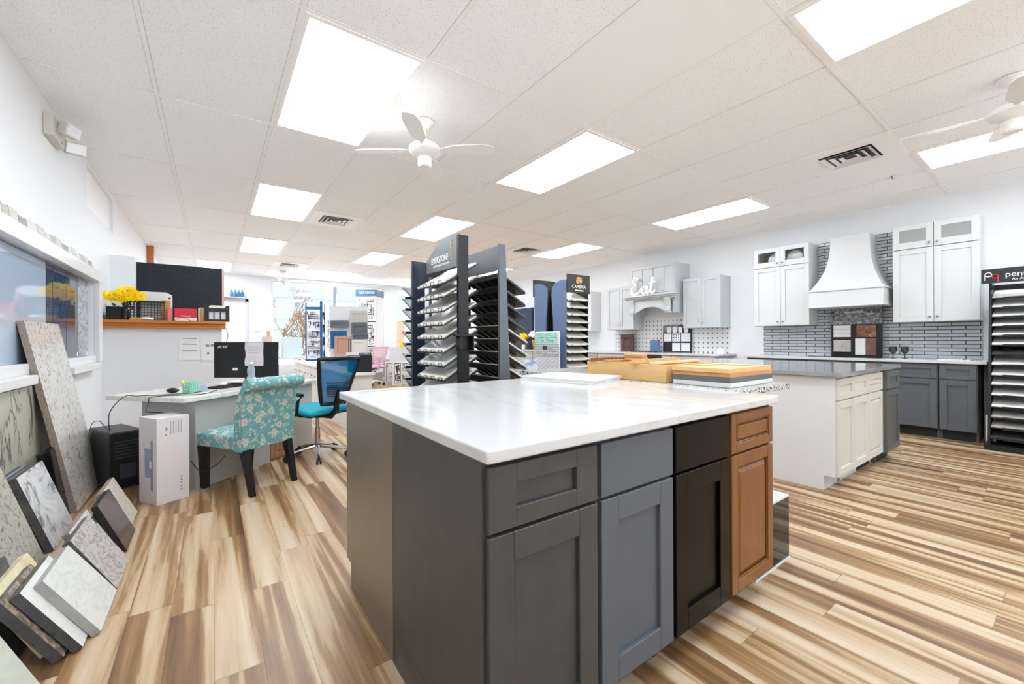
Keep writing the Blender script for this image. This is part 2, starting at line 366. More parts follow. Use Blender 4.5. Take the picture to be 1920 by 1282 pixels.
# ------------------------------------------------------------------ room shell
exec_order = []
struct('floor', MB().box(XL-.3, YF-.2, -.1, XW+.3, YB+.2, 0), M_FLOOR)
struct('ceiling', MB().box(XL-.3, YF-.2, HC, XW+.3, YB+.2, HC+.12), M_CEIL)
g = MB()
for i in range(0, 11):
    x = U0+i*T; g.box(x-.012, YF, HC-.005, x+.012, YB, HC+.01)
rows = [V0+r*2*T for r in range(-5, 7)]
xs = [XL]+[U0+i*T for i in range(11)]+[XW]
for y in rows:
    if YF < y < YB:
        for a, b in zip(xs[:-1], xs[1:]): g.box(a+(.012 if a > XL else 0), y-.012, HC-.005, b-(.012 if b < XW else 0), y+.012, HC+.01)
g.box(XL, YF, HC-.006, XL+.022, YB, HC+.01); g.box(XW-.022, YF, HC-.006, XW, YB, HC+.01)
g2 = MB()                                                             # grey strips beside the grid bars, their shadow lines put in as colour
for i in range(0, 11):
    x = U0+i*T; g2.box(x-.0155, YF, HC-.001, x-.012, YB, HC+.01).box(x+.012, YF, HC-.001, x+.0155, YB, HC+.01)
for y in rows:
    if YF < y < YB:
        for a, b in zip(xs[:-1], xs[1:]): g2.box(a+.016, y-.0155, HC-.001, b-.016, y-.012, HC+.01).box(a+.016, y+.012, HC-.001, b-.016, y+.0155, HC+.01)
struct('grid_shade_strips', g2, mat('grid_shade_grey', (.80, .80, .795), .8))
struct('trim_1', g, M_GRID)                                          # suspended ceiling grid and wall angles
p = MB(); p.box(U0+3*T+.013, V0-4*T+.013, HC-.004, U0+4*T-.013, V0-2*T-.013, HC+.01)
p.box(U0+6*T+.013, V0+.013-2*T, HC-.004, U0+7*T-.013, V0-.013, HC+.01)
struct('ceiling_panel', p, M_PLAINTILE)

# left wall: small high window and a display niche
wl = MB(); WY0, WY1, WZ0, WZ1 = 5.59, 6.87, 2.50, 2.90
NY0, NY1, NZ0, NZ1 = 3.30, 5.86, 1.03, 1.80
def wall_x(mb, x0, x1, y0, y1, holes):
    """wall slab with rectangular holes (y0,y1,z0,z1), holes sorted in y, not overlapping"""
    y = y0
    for a, b, c, d in holes:
        mb.box(x0, y, 0, x1, a, HC); 
        if c > 0: mb.box(x0, a, 0, x1, b, c)
        if d < HC: mb.box(x0, a, d, x1, b, HC)
        y = b
    mb.box(x0, y, 0, x1, y1, HC)
for a, b, zs in ((YF, 3.0, ((0, HC),)), (3.0, WY0, ((0, NZ0), (NZ1, HC))), (WY0, NY1, ((0, NZ0), (NZ1, WZ0), (WZ1, HC))), (NY1, WY1, ((0, WZ0), (WZ1, HC))), (WY1, YB, ((0, HC),))):
    for c, d in zs: wl.box(XL-.3, a, c, XL, b, d)
wl.box(XL-.3, 3.0, NZ0, XL-.08, NY1, NZ1)
struct('wall_left', wl, W_WALL)
struct('wall_right', MB().box(XW, YF, 0, XW+.3, YB, HC), W_WALL)
wb = MB(); wb.box(XL, YB, 0, 1.32, YB+.3, HC).box(4.5, YB, 0, 4.9, YB+.3, HC).box(7.3, YB, 0, XW, YB+.3, HC)
wb.box(1.32, YB, 0, 4.5, YB+.3, .45).box(4.9, YB, 0, 7.3, YB+.3, .45).box(1.32, YB, 2.86, 4.5, YB+.3, HC).box(4.9, YB, 2.86, 7.3, YB+.3, HC)
struct('wall_back', wb, W_WALL)
wf = MB(); wf.box(XL-.3, YF-.3, 0, XL+.4, YF, HC).box(XW-.4, YF-.3, 0, XW+.3, YF, HC).box(XL+.4, YF-.3, 0, XW-.4, YF, .15).box(XL+.4, YF-.3, 2.8, XW-.4, YF, HC)  # openings behind the camera, made wide to let daylight fill the room
struct('wall_front', wf, W_WALL)
# shop windows: frames, mullions and panes
def shop_window(n, x0, x1, mull, y):
    f = MB(); t = .05
    f.box(x0, y+.02, .45, x1, y+.14, .50).box(x0, y+.02, 2.81, x1, y+.14, 2.86)
    for x in [x0+t/2]+mull+[x1-t/2]: f.box(x-t/2, y+.02, .50, x+t/2, y+.14, 2.81)
    o = struct('window_%d' % n, f, W_TRIM)
    pn = MB().box(x0+t, y+.075, .5, x1-t, y+.081, 2.81).build('pane', M_PANE, o); return o
M_PANE = bpy.data.materials.new('window_pane'); M_PANE.use_nodes = True; nt = M_PANE.node_tree
nt.nodes.clear(); o_ = nt.nodes.new('ShaderNodeOutputMaterial'); tr = nt.nodes.new('ShaderNodeBsdfTransparent'); gl_ = nt.nodes.new('ShaderNodeBsdfGlossy'); mx = nt.nodes.new('ShaderNodeMixShader')
gl_.inputs['Roughness'].default_value = .02; mx.inputs[0].default_value = .06
nt.links.new(tr.outputs[0], mx.inputs[1]); nt.links.new(gl_.outputs[0], mx.inputs[2]); nt.links.new(mx.outputs[0], o_.inputs[0])
shop_window(1, 1.32, 4.5, [2.77], YB); shop_window(2, 4.9, 7.3, [6.1], YB)
f = MB().box(XL+.4, YF-.14, .15, XW-.4, YF-.02, .20).box(XL+.4, YF-.14, 2.75, XW-.4, YF-.02, 2.8)
for x in (XL+.43, 2.0, 4.2, XW-.43): f.box(x-.03, YF-.14, .20, x+.03, YF-.02, 2.75)
struct('window_3', f, W_TRIM)  # unseen front glazing, added large for daylight fill on the ceiling
# high window with its blind
f = MB(); y0, y1, z0, z1 = WY0, WY1, WZ0, WZ1
f.box(XL-.26, y0, z0, XL-.22, y1, z0+.04).box(XL-.26, y0, z1-.04, XL-.22, y1, z1).box(XL-.26, y0, z0+.04, XL-.22, y0+.05, z1-.04).box(XL-.26, y1-.05, z0+.04, XL-.22, y1, z1-.04)
wo = struct('window_4', f, mat('window_frame_grey', (.55, .60, .68), .4))
MB().box(XL-.245, y0+.05, z0+.04, XL-.24, y1-.05, z1-.04).build('pane', M_PANE, wo)
bl = MB(); 
for i in range(17): bl.box(XL-.045, y0+.12, z0+.005+i*.0232, XL-.03, y1-.004, z0+.028+i*.0232)
tag(bl.build('window_blind', mat('blind_white', (.95, .95, .95), .5)), 'white slatted blind in the small high window of the left wall', 'blind')
# back wall door
d = MB().box(.02, YB-.03, 0, .09, YB, 2.3).box(.71, YB-.03, 0, .78, YB, 2.3).box(.02, YB-.03, 2.23, .78, YB, 2.3)
do = struct('door_1', d, mat('door_jamb', (.80, .81, .84), .4))
MB().box(.09, YB-.02, 0.005, .71, YB, 2.23).build('door_leaf', W_TRIM, do, .003)
MB().cyl((.65, YB-.06, 1.1), (.65, YB-.02, 1.1), .025).build('door_knob', M_NICKEL, do, smooth=True)
# low half wall with oak cap
hw = MB().box(XL, 6.22, 0, .09, 6.42, 1.325); struct('wall_divider', hw, W_WALL)
cp = MB(); prof = [(6.14, 1.325), (6.14, 1.345), (6.155, 1.352), (6.15, 1.37), (6.135, 1.38), (6.12, 1.385), (6.12, 1.415), (6.52, 1.415), (6.52, 1.385), (6.49, 1.38), (6.49, 1.325)]
cp.prism(prof, 'x', XL+.01, .13); struct('trim_2', cp, M_OAKTRIM, .003)
# upright chase wall that carries the felt board
struct('wall_return', MB().box(XL, 6.60, 0, -.77, 6.72, HC), W_WALL) if False else None
fb = thing('felt_board', 'large charcoal felt pin board behind the oak-capped half wall', 'pin board', (-.76, 6.66, 1.40))
MB().box(0, 0, 0, .86, .03, .745).build('felt_panel', M_FELT, fb)
f = MB().box(.86, -.01, 0, .885, .04, .745).box(0, .03, 0, .86, .045, .745).build('board_frame', mat('board_edge', (.78, .66, .64), .5), fb)
# side return panel between the left wall and the board
sp = MB().box(XL, 6.62, 0, -.765, 6.76, 2.20)
struct('wall_stub', sp, W_WALL)
f = MB().box(XL, 10.0, 2.4, XL+.10, 10.12, HC); struct('trim_3', f, wood('orange_wood', (.66, .40, .22), (.74, .46, .27), .4))
bb_ = MB().box(XW-.015, -3.9, 0, XW, .2, .09).box(XW-.015, 10.3, 0, XW, YB, .09); struct('baseboard_right', bb_, W_TRIM)
struct('baseboard_left', MB().box(XL, -3.9, 0, XL+.014, 6.2, .09), W_TRIM)
f = MB().box(4.45, YB-.03, 0, 4.95, YB-.001, .55); struct('trim_4', f, M_SIDING)

# ------------------------------------------------------------------ ceiling fittings
def troffer(c0, r0, lab, warm=0):
    x0, y0 = U0+c0*T, V0+r0*2*T
    t = thing('ceiling_light', lab, 'ceiling light', (x0, y0, HC-.012), 0, 'fluorescent panels set in the suspended ceiling')
    t.location.z = HC-.006
    f = MB(); w_, l_ = T, 2*T
    f.box(.012, .012, -.004, .04, l_-.012, .004).box(w_-.04, .012, -.004, w_-.012, l_-.012, .004).box(.04, .012, -.004, w_-.04, .04, .004).box(.04, l_-.04, -.004, w_-.04, l_-.012, .004)
    f.build('frame', M_GRID, t)
    m = mat('lens_%s' % ('warm' if warm else 'white'), (.9, .9, .9), .5, emit=((.97, .98, 1) if warm else (.92, .965, 1)), es=PANEL_LIGHT)
    MB().box(.04, .04, -.001, w_-.04, l_-.04, .004).build('diffuser', m, t)
troffer(1, -1, 'large bright ceiling panel, biggest one, left of the nearest ceiling fan', 1)
troffer(1, 1, 'bright ceiling panel above the desk, left of the square air vent')
troffer(1, 3, 'warm ceiling panel beyond the one above the desk', 1)
troffer(0, 5, 'farthest ceiling panel at the left, above the felt board')
troffer(4, -1, 'bright ceiling panel right of the nearest fan, above the island', 1)
troffer(4, 1, 'bright ceiling panel just behind the arched grey sign')
troffer(4, 3, 'small far ceiling panel left of the arched grey sign')
troffer(4, -3, 'bright ceiling panel cut off by the top edge, near the right corner')
troffer(8, -1, 'bright ceiling panel above the grey range hood side of the room')
troffer(8, 1, 'ceiling panel above the dragon-emblem sample rack', 1)
troffer(8, 3, 'ceiling panel seen between the tall slab racks')
troffer(8, -3, 'bright ceiling panel beside the fan at the right edge')
for c, r, lb in ((1, -3, 'over the near left corner of the room'), (4, -5, 'behind the one cut off by the top edge'), (8, -5, 'nearest the front windows on the kitchen side'), (8, 5, 'farthest one on the kitchen side'), (4, 5, 'farthest one of the middle row, near the shop window')): troffer(c, r, 'ceiling panel '+lb)

def vent(x0, y0, lab, s=T):
    t = thing('air_vent', lab, 'air vent', (x0, y0, HC-.006), 0, 'square air vents in the ceiling')
    f = MB(); a, b = .013, s-.013; i0, i1 = s*.22, s*.78
    f.box(a, a, -.003, b, i0, .004).box(a, i1, -.003, b, b, .004).box(a, i0, -.003, i0, i1, .004).box(i1, i0, -.003, b, i1, .004)
    f.build('face_plate', M_PLAINTILE, t)
    MB().box(i0, i0, -.001, i1, i1, .004).build('throat', M_TOE, t)
    for j in range(3):
        q0, q1 = i0+.012+j*.058, i1-.012-j*.058; l = MB(); z0, z1, d = -.018+j*.003, -.001, .030
        for (ax, ay, bx, by, ox, oy) in ((q0, q0, q1, q0, 0, 1), (q1, q0, q1, q1, -1, 0), (q1, q1, q0, q1, 0, -1), (q0, q1, q0, q0, 1, 0)):
            ex, ey = (bx-ax), (by-ay); L = math.hypot(ex, ey); ex /= L; ey /= L
            A = (ax, ay, z0); B = (bx, by, z0); C_ = (bx-ex*d+ox*d, by-ey*d+oy*d, z1); D = (ax+ex*d+ox*d, ay+ey*d+oy*d, z1)
            l.hexa([A, B, C_, D], [(p[0], p[1], p[2]+.002) for p in (A, B, C_, D)])
        l.build('louvre_ring', W_TRIM, t)
vent(U0+7*T, V0-4*T, 'square ceiling air vent nearest the camera at the right')
vent(U0+2*T, V0+3*T, 'square ceiling air vent right of the panel above the desk')
vent(U0+2*T, V0+9.0*T, 'small far ceiling air vent above the distant fan')
vent(U0+7*T, V0+3*T, 'small ceiling air vent between the slab rack and the long panels')

def fan(x, y, a0, lab):
    t = thing('ceiling_fan', lab, 'ceiling fan', (x, y, HC-.006), a0)
    MB().lathe([(.075, 0), (.078, -.012), (.06, -.04), (.035, -.055), (.02, -.06)]).build('canopy', M_WHITEP, t, smooth=True)
    MB().cyl((0, 0, -.055), (0, 0, -.17), .013).build('downrod', M_WHITEP, t, smooth=True)
    MB().lathe([(.03, -.15), (.045, -.165), (.05, -.18), (.105, -.195), (.125, -.215), (.125, -.245), (.105, -.27), (.06, -.285), (.04, -.29)]).build('motor_housing', M_WHITEP, t, smooth=True)
    MB().lathe([(.04, -.285), (.055, -.295), (.055, -.36), (.045, -.372)]).build('switch_housing', M_WHITEP, t, smooth=True)
    for i in range(4):
        b = MB().prism([(.17, -.03), (.24, -.062), (.48, -.07), (.555, -.045), (.565, .0), (.555, .045), (.48, .07), (.24, .062), (.17, .03)], 'z', -.003, .003)
        br = MB().prism([(.07, -.014), (.14, -.014), (.19, -.04), (.235, -.035), (.235, .035), (.19, .04), (.14, .014), (.07, .014)], 'z', .004, .008)
        for px, py in ((.205, -.026), (.205, .026), (.225, 0)): br.cyl((px, py, -.004), (px, py, -.006), .004, n=6)
        o = b.build('blade', M_WHITEP, t, .002); r = br.build('blade_bracket', M_WHITEP, o)
        o.location = (0, 0, -.235); o.rotation_euler = (math.radians(-12), 0, i*PI/2)
fan(1.41, 3.08, math.radians(54), 'white four-blade ceiling fan beside the largest light panel')
fan(4.47, .27, math.radians(100), 'white ceiling fan cut by the right edge')
fan(1.47, 11.8, math.radians(-20), 'small distant white ceiling fan in front of the shop window')
s_ = MB().cyl((6.12, 1.2, HC-.005), (6.12, 1.2, HC-.03), .02, .012, 10); tag(s_.build('sprinkler_head', M_NICKEL, None), 'tiny ceiling sprinkler head near the right wall', 'sprinkler')

t = thing('emergency_light', 'beige twin-head emergency light high on the left wall', 'emergency light', (XL, 4.42, 2.70))
MB().box(0, -.10, -.02, .055, .22, .14).build('housing', mat('beige_plastic', (.80, .79, .76), .5), t, .008)
for yy, rz, in ((.03, .45), (.25, 1.25)):
    h = MB().box(-.02, -.075, -.055, .05, .075, .055); o = h.build('lamp_head', mat('beige_plastic', (0, 0, 0)), t, .01); o.location = (.10, yy, .08 if yy < .1 else .02); o.scale = (.85, .85, .85); o.rotation_euler = (0, .2, -rz)
    l = MB().box(.05, -.066, -.046, .055, .066, .046)
    for i in range(4):
        for j in range(3): l.box(.055, -.06+i*.031, -.042+j*.029, .058, -.034+i*.031, -.017+j*.029)
    l.build('reflector_lens', mat('lens_clear', (.93, .93, .95), .1), o)
MB().cyl((.055, .10, .0), (.058, .10, .0), .006, n=8).build('pilot_lamp', mat('red_lamp', (.95, .5, .4), .3), t)

# ------------------------------------------------------------------ cabinet kit (local: x right, -y to the front, z up)
def front(parent, name, x0, x1, z0, z1, style, m, fr_=.055, label=None, yoff=0, stile=None):
    w_, h_ = x1-x0, z1-z0; t = .019; b = MB()
    if style == 'slab': b.box(0, -t, 0, w_, 0, h_)
    else:
        f_ = min(fr_, w_*.28, h_*.34); s_w = min(stile or f_, w_*.3)
        b.box(0, -t, 0, s_w, 0, h_).box(w_-s_w, -t, 0, w_, 0, h_).box(s_w, -t, 0, w_-s_w, 0, f_).box(s_w, -t, h_-f_, w_-s_w, 0, h_)
        b.box(s_w, -t+.013, f_, w_-s_w, -.001, h_-f_)
        if style in ('raised',):
            g0 = .012; g1 = .03 if min(w_, h_) > .25 else .018
            a = [(f_+g0, -t+.011, f_+g0), (w_-f_-g0, -t+.011, f_+g0), (w_-f_-g0, -t+.011, h_-f_-g0), (f_+g0, -t+.011, h_-f_-g0)]
            c = [(f_+g1, -t+.002, f_+g1), (w_-f_-g1, -t+.002, f_+g1), (w_-f_-g1, -t+.002, h_-f_-g1), (f_+g1, -t+.002, h_-f_-g1)]
            b.hexa(a, c)
            l = .006; b.box(f_, -t+.004, f_, f_+l, -t+.011, h_-f_).box(w_-f_-l, -t+.004, f_, w_-f_, -t+.011, h_-f_).box(f_+l, -t+.004, f_, w_-f_-l, -t+.011, f_+l).box(f_+l, -t+.004, h_-f_-l, w_-f_-l, -t+.011, h_-f_)
    o = b.build(name, m, parent, .0016, seg=1); o.location = (x0, yoff, z0)
    if label: o['label'] = label
    return o
def knob(parent, x, z, m=M_NICKEL, r=.014):
    o = MB().lathe([(.004, 0), (.005, .010), (r, .018), (r, .024), (r*.6, .028)], n=12).build('knob', m, parent, smooth=True)
    o.rotation_euler = (PI/2, 0, 0); o.location = (x, -.019, z)
def pull(parent, x, z, L=.11):
    pts = [(x+.006*math.sin(2*PI*i/12), -.019-.028*math.sin(PI*i/12), z-L/2+L*i/12) for i in range(13)]
    MB().tube(pts, .005, 8).build('handle', M_CHROME, parent, smooth=True)
def base_body(parent, w_, dep, m, h=.876, toe=True, toem=None, name='cabinet_body', notch=.075):
    b = MB(); b.box(0, 0, .114 if toe else 0, w_, dep, h)
    o = b.build(name, m, parent, .001, seg=1)
    if toe:
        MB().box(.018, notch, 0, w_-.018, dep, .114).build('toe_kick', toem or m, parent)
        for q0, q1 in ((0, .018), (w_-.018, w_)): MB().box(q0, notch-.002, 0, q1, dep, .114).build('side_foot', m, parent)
    return o

# ------------------------------------------------------------------ front island
xf0, xf1, yf = .533, 2.115, .847
def isl(x0, x1, lab, m, ds, wst, dl=None, name='base_cabinet', drawm=None, sw=.085):
    t = thing(name, lab, 'cabinet', (x0, yf, 0), 0, 'cabinet units of the front island')
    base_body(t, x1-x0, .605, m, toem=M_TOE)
    d1 = front(t, 'drawer', .010, x1-x0-.006, .700, .862, ds, m, .05 if ds == 'shaker' else .038, stile=sw if ds == 'shaker' else .038)
    d2 = front(t, 'door', .010, x1-x0-.006, .120, .690, wst, m, .075 if wst == 'shaker' else .05)
    return t
c1 = isl(xf0, .932, 'charcoal stained island cabinet with shaker drawer, at the near corner', P_GREY, 'shaker', 'shaker')
c2 = isl(.934, 1.318, 'slate blue painted island cabinet with plain drawer front', P_BLUE, 'slab', 'shaker')
c3 = isl(1.320, 1.716, 'near-black espresso island cabinet beside the chestnut one', P_ESP, 'slab', 'shaker')
c4 = isl(1.718, xf1, 'chestnut brown island cabinet with raised panel door', P_BROWN, 'raised', 'raised')
t = thing('base_cabinet', 'taupe veneered cabinet at the back corner of the front island', 'cabinet', (xf1, 2.082, 0), PI, 'cabinet units of the front island')
base_body(t, xf1-xf0, .626, P_TAUPE)
front(t, 'door', .01, .5, .12, .862, 'shaker', P_TAUPE); front(t, 'door', .51, 1.04, .12, .862, 'shaker', P_TAUPE); front(t, 'door', 1.05, 1.57, .12, .862, 'shaker', P_TAUPE)
ct = MB().box(.5235, .806, .878, 2.118, 2.19, .912)
tag(ct.build('island_worktop', M_QUARTZ, None, .006, seg=3), 'large white quartz worktop on the front island', 'worktop')
# a seam strip laid at the far corner of the worktop
tag(MB().box(.60, 2.10, .912, .86, 2.112, .9135).build('edge_strip', mat('strip_grey', (.62, .62, .62), .5)), 'thin grey strip lying near the back left corner of the white worktop', 'strip')

# granite topped side counter with samples
t = thing('base_cabinet', 'low white counter carcass under the speckled granite slab', 'cabinet', (2.13, 1.62, 0), 0)
base_body(t, .50, 1.05, P_WHITE, .880, True)
tag(MB().box(2.125, .985, .882, 2.745, 2.75, .912).build('granite_worktop', [ST['salt']], None, .003), 'speckled black and white granite slab beside the white worktop', 'worktop')
t = thing('display_plinth', 'low glossy black plinth with white top beside the chestnut cabinet', 'plinth', (2.125, .915, 0))
MB().box(0, 0, .006, .40, .62, .325).build('plinth_body', M_BLACKG, t, .001, seg=1)
MB().box(-.0, -.0, .325, .402, .62, .337).build('plinth_top', P_WHITE, t, .001, seg=1)
MB().box(-.002, -.006, 0, .404, .62, .006).build('base_strip', P_WHITE, t)
# white tile samples
for i, (z, dx, lb) in enumerate(((.9125, 0, 'lower'), (.9265, .015, 'upper'))):
    o = tag(MB().box(-.20, -.25, 0, .20, .25, .0125).build('tile_sample', mat('matte_white_slab', (.84, .84, .835), .5), None, .001), 'white slab sample on the island worktop, %s of two stacked' % lb, 'tile sample', 'white slab samples stacked on the island')
    o.location = (1.885+dx, 1.915, z); o.rotation_euler = (0, 0, math.radians(14))
# open maple drawer box
t = thing('drawer_box', 'open maple drawer box standing on the granite slab', 'drawer box', (2.20, 1.43, .913))
b = MB().box(0, 0, 0, .016, .63, .105).box(.50, 0, 0, .516, .63, .105).box(.016, 0, 0, .50, .016, .105).box(.016, .614, 0, .50, .63, .105)
b.build('drawer_sides', M_MAPLE, t, .0012, seg=1); MB().box(.016, .016, .012, .50, .614, .02).build('drawer_bottom', M_MAPLE, t)
def woodstrip(x, y, z, L, rz, n, m, lab, dent=False, w_=.05, th=.012):
    b = MB().box(0, 0, 0, L, w_, th)
    if dent:
        for i in range(n): b.box(.01+i*(L-.02)/n, w_*.2, th, .01+(i+.5)*(L-.02)/n, w_*.8, th+.010)
    o = tag(b.build('moulding_sample', m, None, .0008, seg=1), lab, 'moulding sample', 'moulding samples laid across the drawer box')
    o.location = (x, y, z); o.rotation_euler = (0, 0, rz)
woodstrip(2.18, 1.98, 1.0195, .54, -.12, 14, M_BROWN2 if False else wood('sample_brown', (.55, .32, .16), (.64, .40, .22)), 'brown dentil moulding sample at the left end of the drawer box', True)
woodstrip(2.19, 1.86, 1.0195, .56, -.2, 10, M_MAPLE2, 'orange maple moulding sample next to the brown dentil one')
woodstrip(2.17, 1.62, 1.0195, .60, .10, 18, M_MAPLE, 'pale dentil moulding sample in the middle of the drawer box', True)
woodstrip(2.21, 1.50, 1.0195, .52, .04, 8, wood('sample_pale', (.93, .80, .62), (.95, .84, .68)), 'pale plain moulding sample at the near end of the drawer box')
for i in range(3):
    o = tag(MB().box(0, 0, 0, .09, .12, .014).build('wood_block', M_MAPLE2 if i == 1 else M_MAPLE, None, .001), 'small stacked maple block on the drawer box, %s of three' % ('lowest', 'middle', 'top')[i], 'wood block', 'maple blocks stacked on the drawer box')
    o.location = (2.31, 1.68-.0, 1.0335+i*.0145); o.rotation_euler = (0, 0, .2+.03*i)
    if i == 0: o.location.z = 1.0330
tag(MB().hexa([(3.86, 2.70, .9125), (4.02, 2.62, .9125), (4.03, 2.64, .9125), (3.87, 2.72, .9125)], [(3.82, 2.71, 1.0), (3.96, 2.64, 1.0), (3.97, 2.66, 1.0), (3.83, 2.73, 1.0)]).build('sample_card', M_BLACK), 'small dark sample card standing at the far end of the grey worktop', 'sample card')
# stack of door samples
ds = [(P_WHITE, 'white', 'lowest', .024), (P_GREEN, 'grey', 'second lowest', .028), (M_MAPLE2, 'orange maple', 'second from the top', .022), (M_MAPLE, 'pale maple', 'topmost', .024)]
z = .9135
for i, (m, cn, ps, th) in enumerate(ds):
    b = MB(); w_, l_, f_ = .50, .33, .055
    b.box(0, 0, 0, w_, f_, th).box(0, l_-f_, 0, w_, l_, th).box(0, f_, 0, f_, l_-f_, th).box(w_-f_, f_, 0, w_, l_-f_, th).box(f_, f_, .003, w_-f_, l_-f_, th-.008)
    o = tag(b.build('door_sample', m, None, .0012, seg=1), '%s door sample, %s of the pile on the granite slab' % (cn, ps), 'door sample', 'door samples piled on the granite slab')
    o.location = (2.215+.004*((i*7) % 3), 1.065+.003*i, z); z += th+.0006

# ------------------------------------------------------------------ second island
x2, y2 = 3.856, 1.087
t = thing('base_cabinet', 'long white island body with plain end panel, right of the front island', 'cabinet', (x2, y2, 0))
b = MB().prism([(0, .114), (.0, .876), (1.55, .876), (1.55, 0), (.075, 0), (.075, .114)], 'x', 0, .019)
b.build('end_panel', P_WHITE, t, .001, seg=1)
MB().box(.019, .0, .114, .30, 1.55, .876).build('cabinet_body', P_CREAM, t); MB().box(.019, .075, 0, .30, 1.55, .114).build('toe_kick', P_WHITE, t)
def fronts2(t, x0, x1, m, st, dk=False):
    front(t, 'drawer', x0, x1, .700, .862, st, m, .05); front(t, 'door', x0, x1, .120, .690, st, m)
fronts2(t, .006, .372, P_CREAM, 'shaker')
def isl2(x0, x1, lab, m, st, y=y2, dep=1.5, toem=None):
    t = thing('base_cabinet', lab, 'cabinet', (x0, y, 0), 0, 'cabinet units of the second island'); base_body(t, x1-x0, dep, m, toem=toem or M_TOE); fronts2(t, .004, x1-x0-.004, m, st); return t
isl2(x2+.376, x2+.752, 'second warm white shaker cabinet of the long island', P_CREAM2, 'shaker', toem=P_WHITE)
isl2(x2+.754, x2+1.20, 'cream raised panel cabinet of the long island', P_CREAM2, 'raised')
t = isl2(x2+1.215, x2+1.64, 'dark grey green shaker cabinet at the right end of the long island', P_GREEN, 'shaker', y2-.03)
t = kids(bpy.data.objects['base_cabinet'])
tag(MB().box(x2-.035, y2-.05, .880, x2+1.70, 2.78, .912).build('island_worktop', M_QZGREY, None, .002), 'polished grey quartz worktop on the long white island', 'worktop')

# ------------------------------------------------------------------ kitchen wall, right part (front faces -x)
def kw(y, z=0, x=XW-.605): return (x, y, z)
R90 = -PI/2
FR = XW-.605
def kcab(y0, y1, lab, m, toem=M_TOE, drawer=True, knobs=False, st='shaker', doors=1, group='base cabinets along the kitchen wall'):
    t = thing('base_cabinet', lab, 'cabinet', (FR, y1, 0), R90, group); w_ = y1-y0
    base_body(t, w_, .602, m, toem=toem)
    if drawer: front(t, 'drawer', .006, w_-.006, .700, .862, st, m, .05)
    for i in range(doors):
        a = .006+i*(w_-.012)/doors; b = .006+(i+1)*(w_-.012)/doors-(.003 if i < doors-1 else 0)
        front(t, 'door', a, b, .120, .690 if drawer else .862, st, m, .062)
    return t
kcab(.672, .968, 'graphite shaker base cabinet nearest the tall tile rack', P_SHADEG)
kcab(.974, 1.44, 'wider graphite shaker base cabinet left of the narrow one', P_SHADEG)
kcab(1.446, 2.25, 'graphite base cabinet under the white range hood', P_SHADEG, doors=2)
kcab(2.256, 3.06, 'graphite base cabinet at the left end under the white cabinets', P_SHADEG, doors=2)
tag(MB().box(XW-.645, .60, .878, XW-.002, 3.10, .912).build('kitchen_worktop', M_QUARTZ, None, .004), 'white quartz worktop below the grey brick tiles', 'worktop')
tag(MB().box(XW-.30, .62, .0, XW-.05, .655, .87).build('filler_panel', mat('raw_panel', (.60, .57, .52), .6), None), 'thin beige panel closing the right end of the graphite cabinets', 'panel')
bs = MB().box(XW-.012, .69, .912, XW-.0005, 3.06, 1.37).box(XW-.012, 1.415, 1.37, XW-.0005, 2.31, 2.60)
tag(bs.build('tile_backsplash', M_BRICK), 'grey glazed brick tile backsplash around the white range hood', 'backsplash')
def upper(y0, y1, z0, z1, lab, m, glass=None, kb=True, dep=.33, doors=2, group=None, pulls=False, zs=None, st='shaker'):
    t = thing('wall_cabinet', lab, 'cabinet', (XW-dep, y1, z0), R90, group); w_ = y1-y0; h_ = z1-z0
    if zs:
        MB().box(0, 0, 0, w_, dep-.001, zs).build('cabinet_body', m, t, .001, seg=1)
        b = MB().box(0, 0, zs, .018, dep-.001, h_).box(w_-.018, 0, zs, w_, dep-.001, h_).box(.018, 0, h_-.018, w_-.018, dep-.001, h_).box(.018, dep-.02, zs, w_-.018, dep-.001, h_-.018)
        b.build('top_box', m, t)
    else: MB().box(0, 0, 0, w_, dep-.001, h_).build('cabinet_body', m, t, .001, seg=1)
    hw_ = w_/doors
    for i in range(doors):
        a, b_ = i*hw_+.003, (i+1)*hw_-.003
        o = front(t, 'door', a, b_, .004, (zs or h_)-.004, st, m, .062)
        kx = (b_-a-.03) if i == 0 and doors > 1 else .03
        if kb: knob(o, kx, .06)
        if pulls: pull(o, kx, .12)
        if zs:
            f_ = .062; w2, h2 = b_-a, h_-zs-.008; q = MB(); tt = .019
            q.box(0, -tt, 0, f_, 0, h2).box(w2-f_, -tt, 0, w2, 0, h2).box(f_, -tt, 0, w2-f_, 0, f_+.02).box(f_, -tt, h2-f_, w2-f_, 0, h2)
            o = q.build('glass_door', m, t, .0016, seg=1); o.location = (a, 0, zs+.004)
            MB().box(f_, -.010, f_+.02, w2-f_, -.006, h2-f_).build('glass_pane', glass, o)
            knob(o, kx, .05)
    return t
upper(.674, 1.412, 1.372, 2.59, 'right tall white wall cabinet with frosted glass top doors', P_WHITE, M_FROST, zs=.915)
lt = upper(2.314, 3.066, 1.372, 2.59, 'left tall white wall cabinet with plates behind clear top doors', P_WHITE, M_PANE, zs=.915)
MB().box(.018, .30, .916, .734, .309, 1.20).build('dark_lining', mat('cab_inside_grey', (.50, .49, .47), .6), lt)
for i, yy in enumerate((2.54, 2.80)):
    b = MB().lathe([(.002, 0), (.05, .0), (.085, .010), (.105, .020), (.104, .023), (.08, .014), (.05, .005), (.002, .004)], n=32)
    o = tag(b.build('dinner_plate', mat('white_china', (.92, .92, .91), .2), None, smooth=True), 'white plate propped behind the %s small glass door' % ('right', 'left')[i], 'plate', 'plates behind the glass doors')
    o.rotation_euler = (0, -PI/2+.2, 0); o.location = (XW-.20, yy, 2.415)
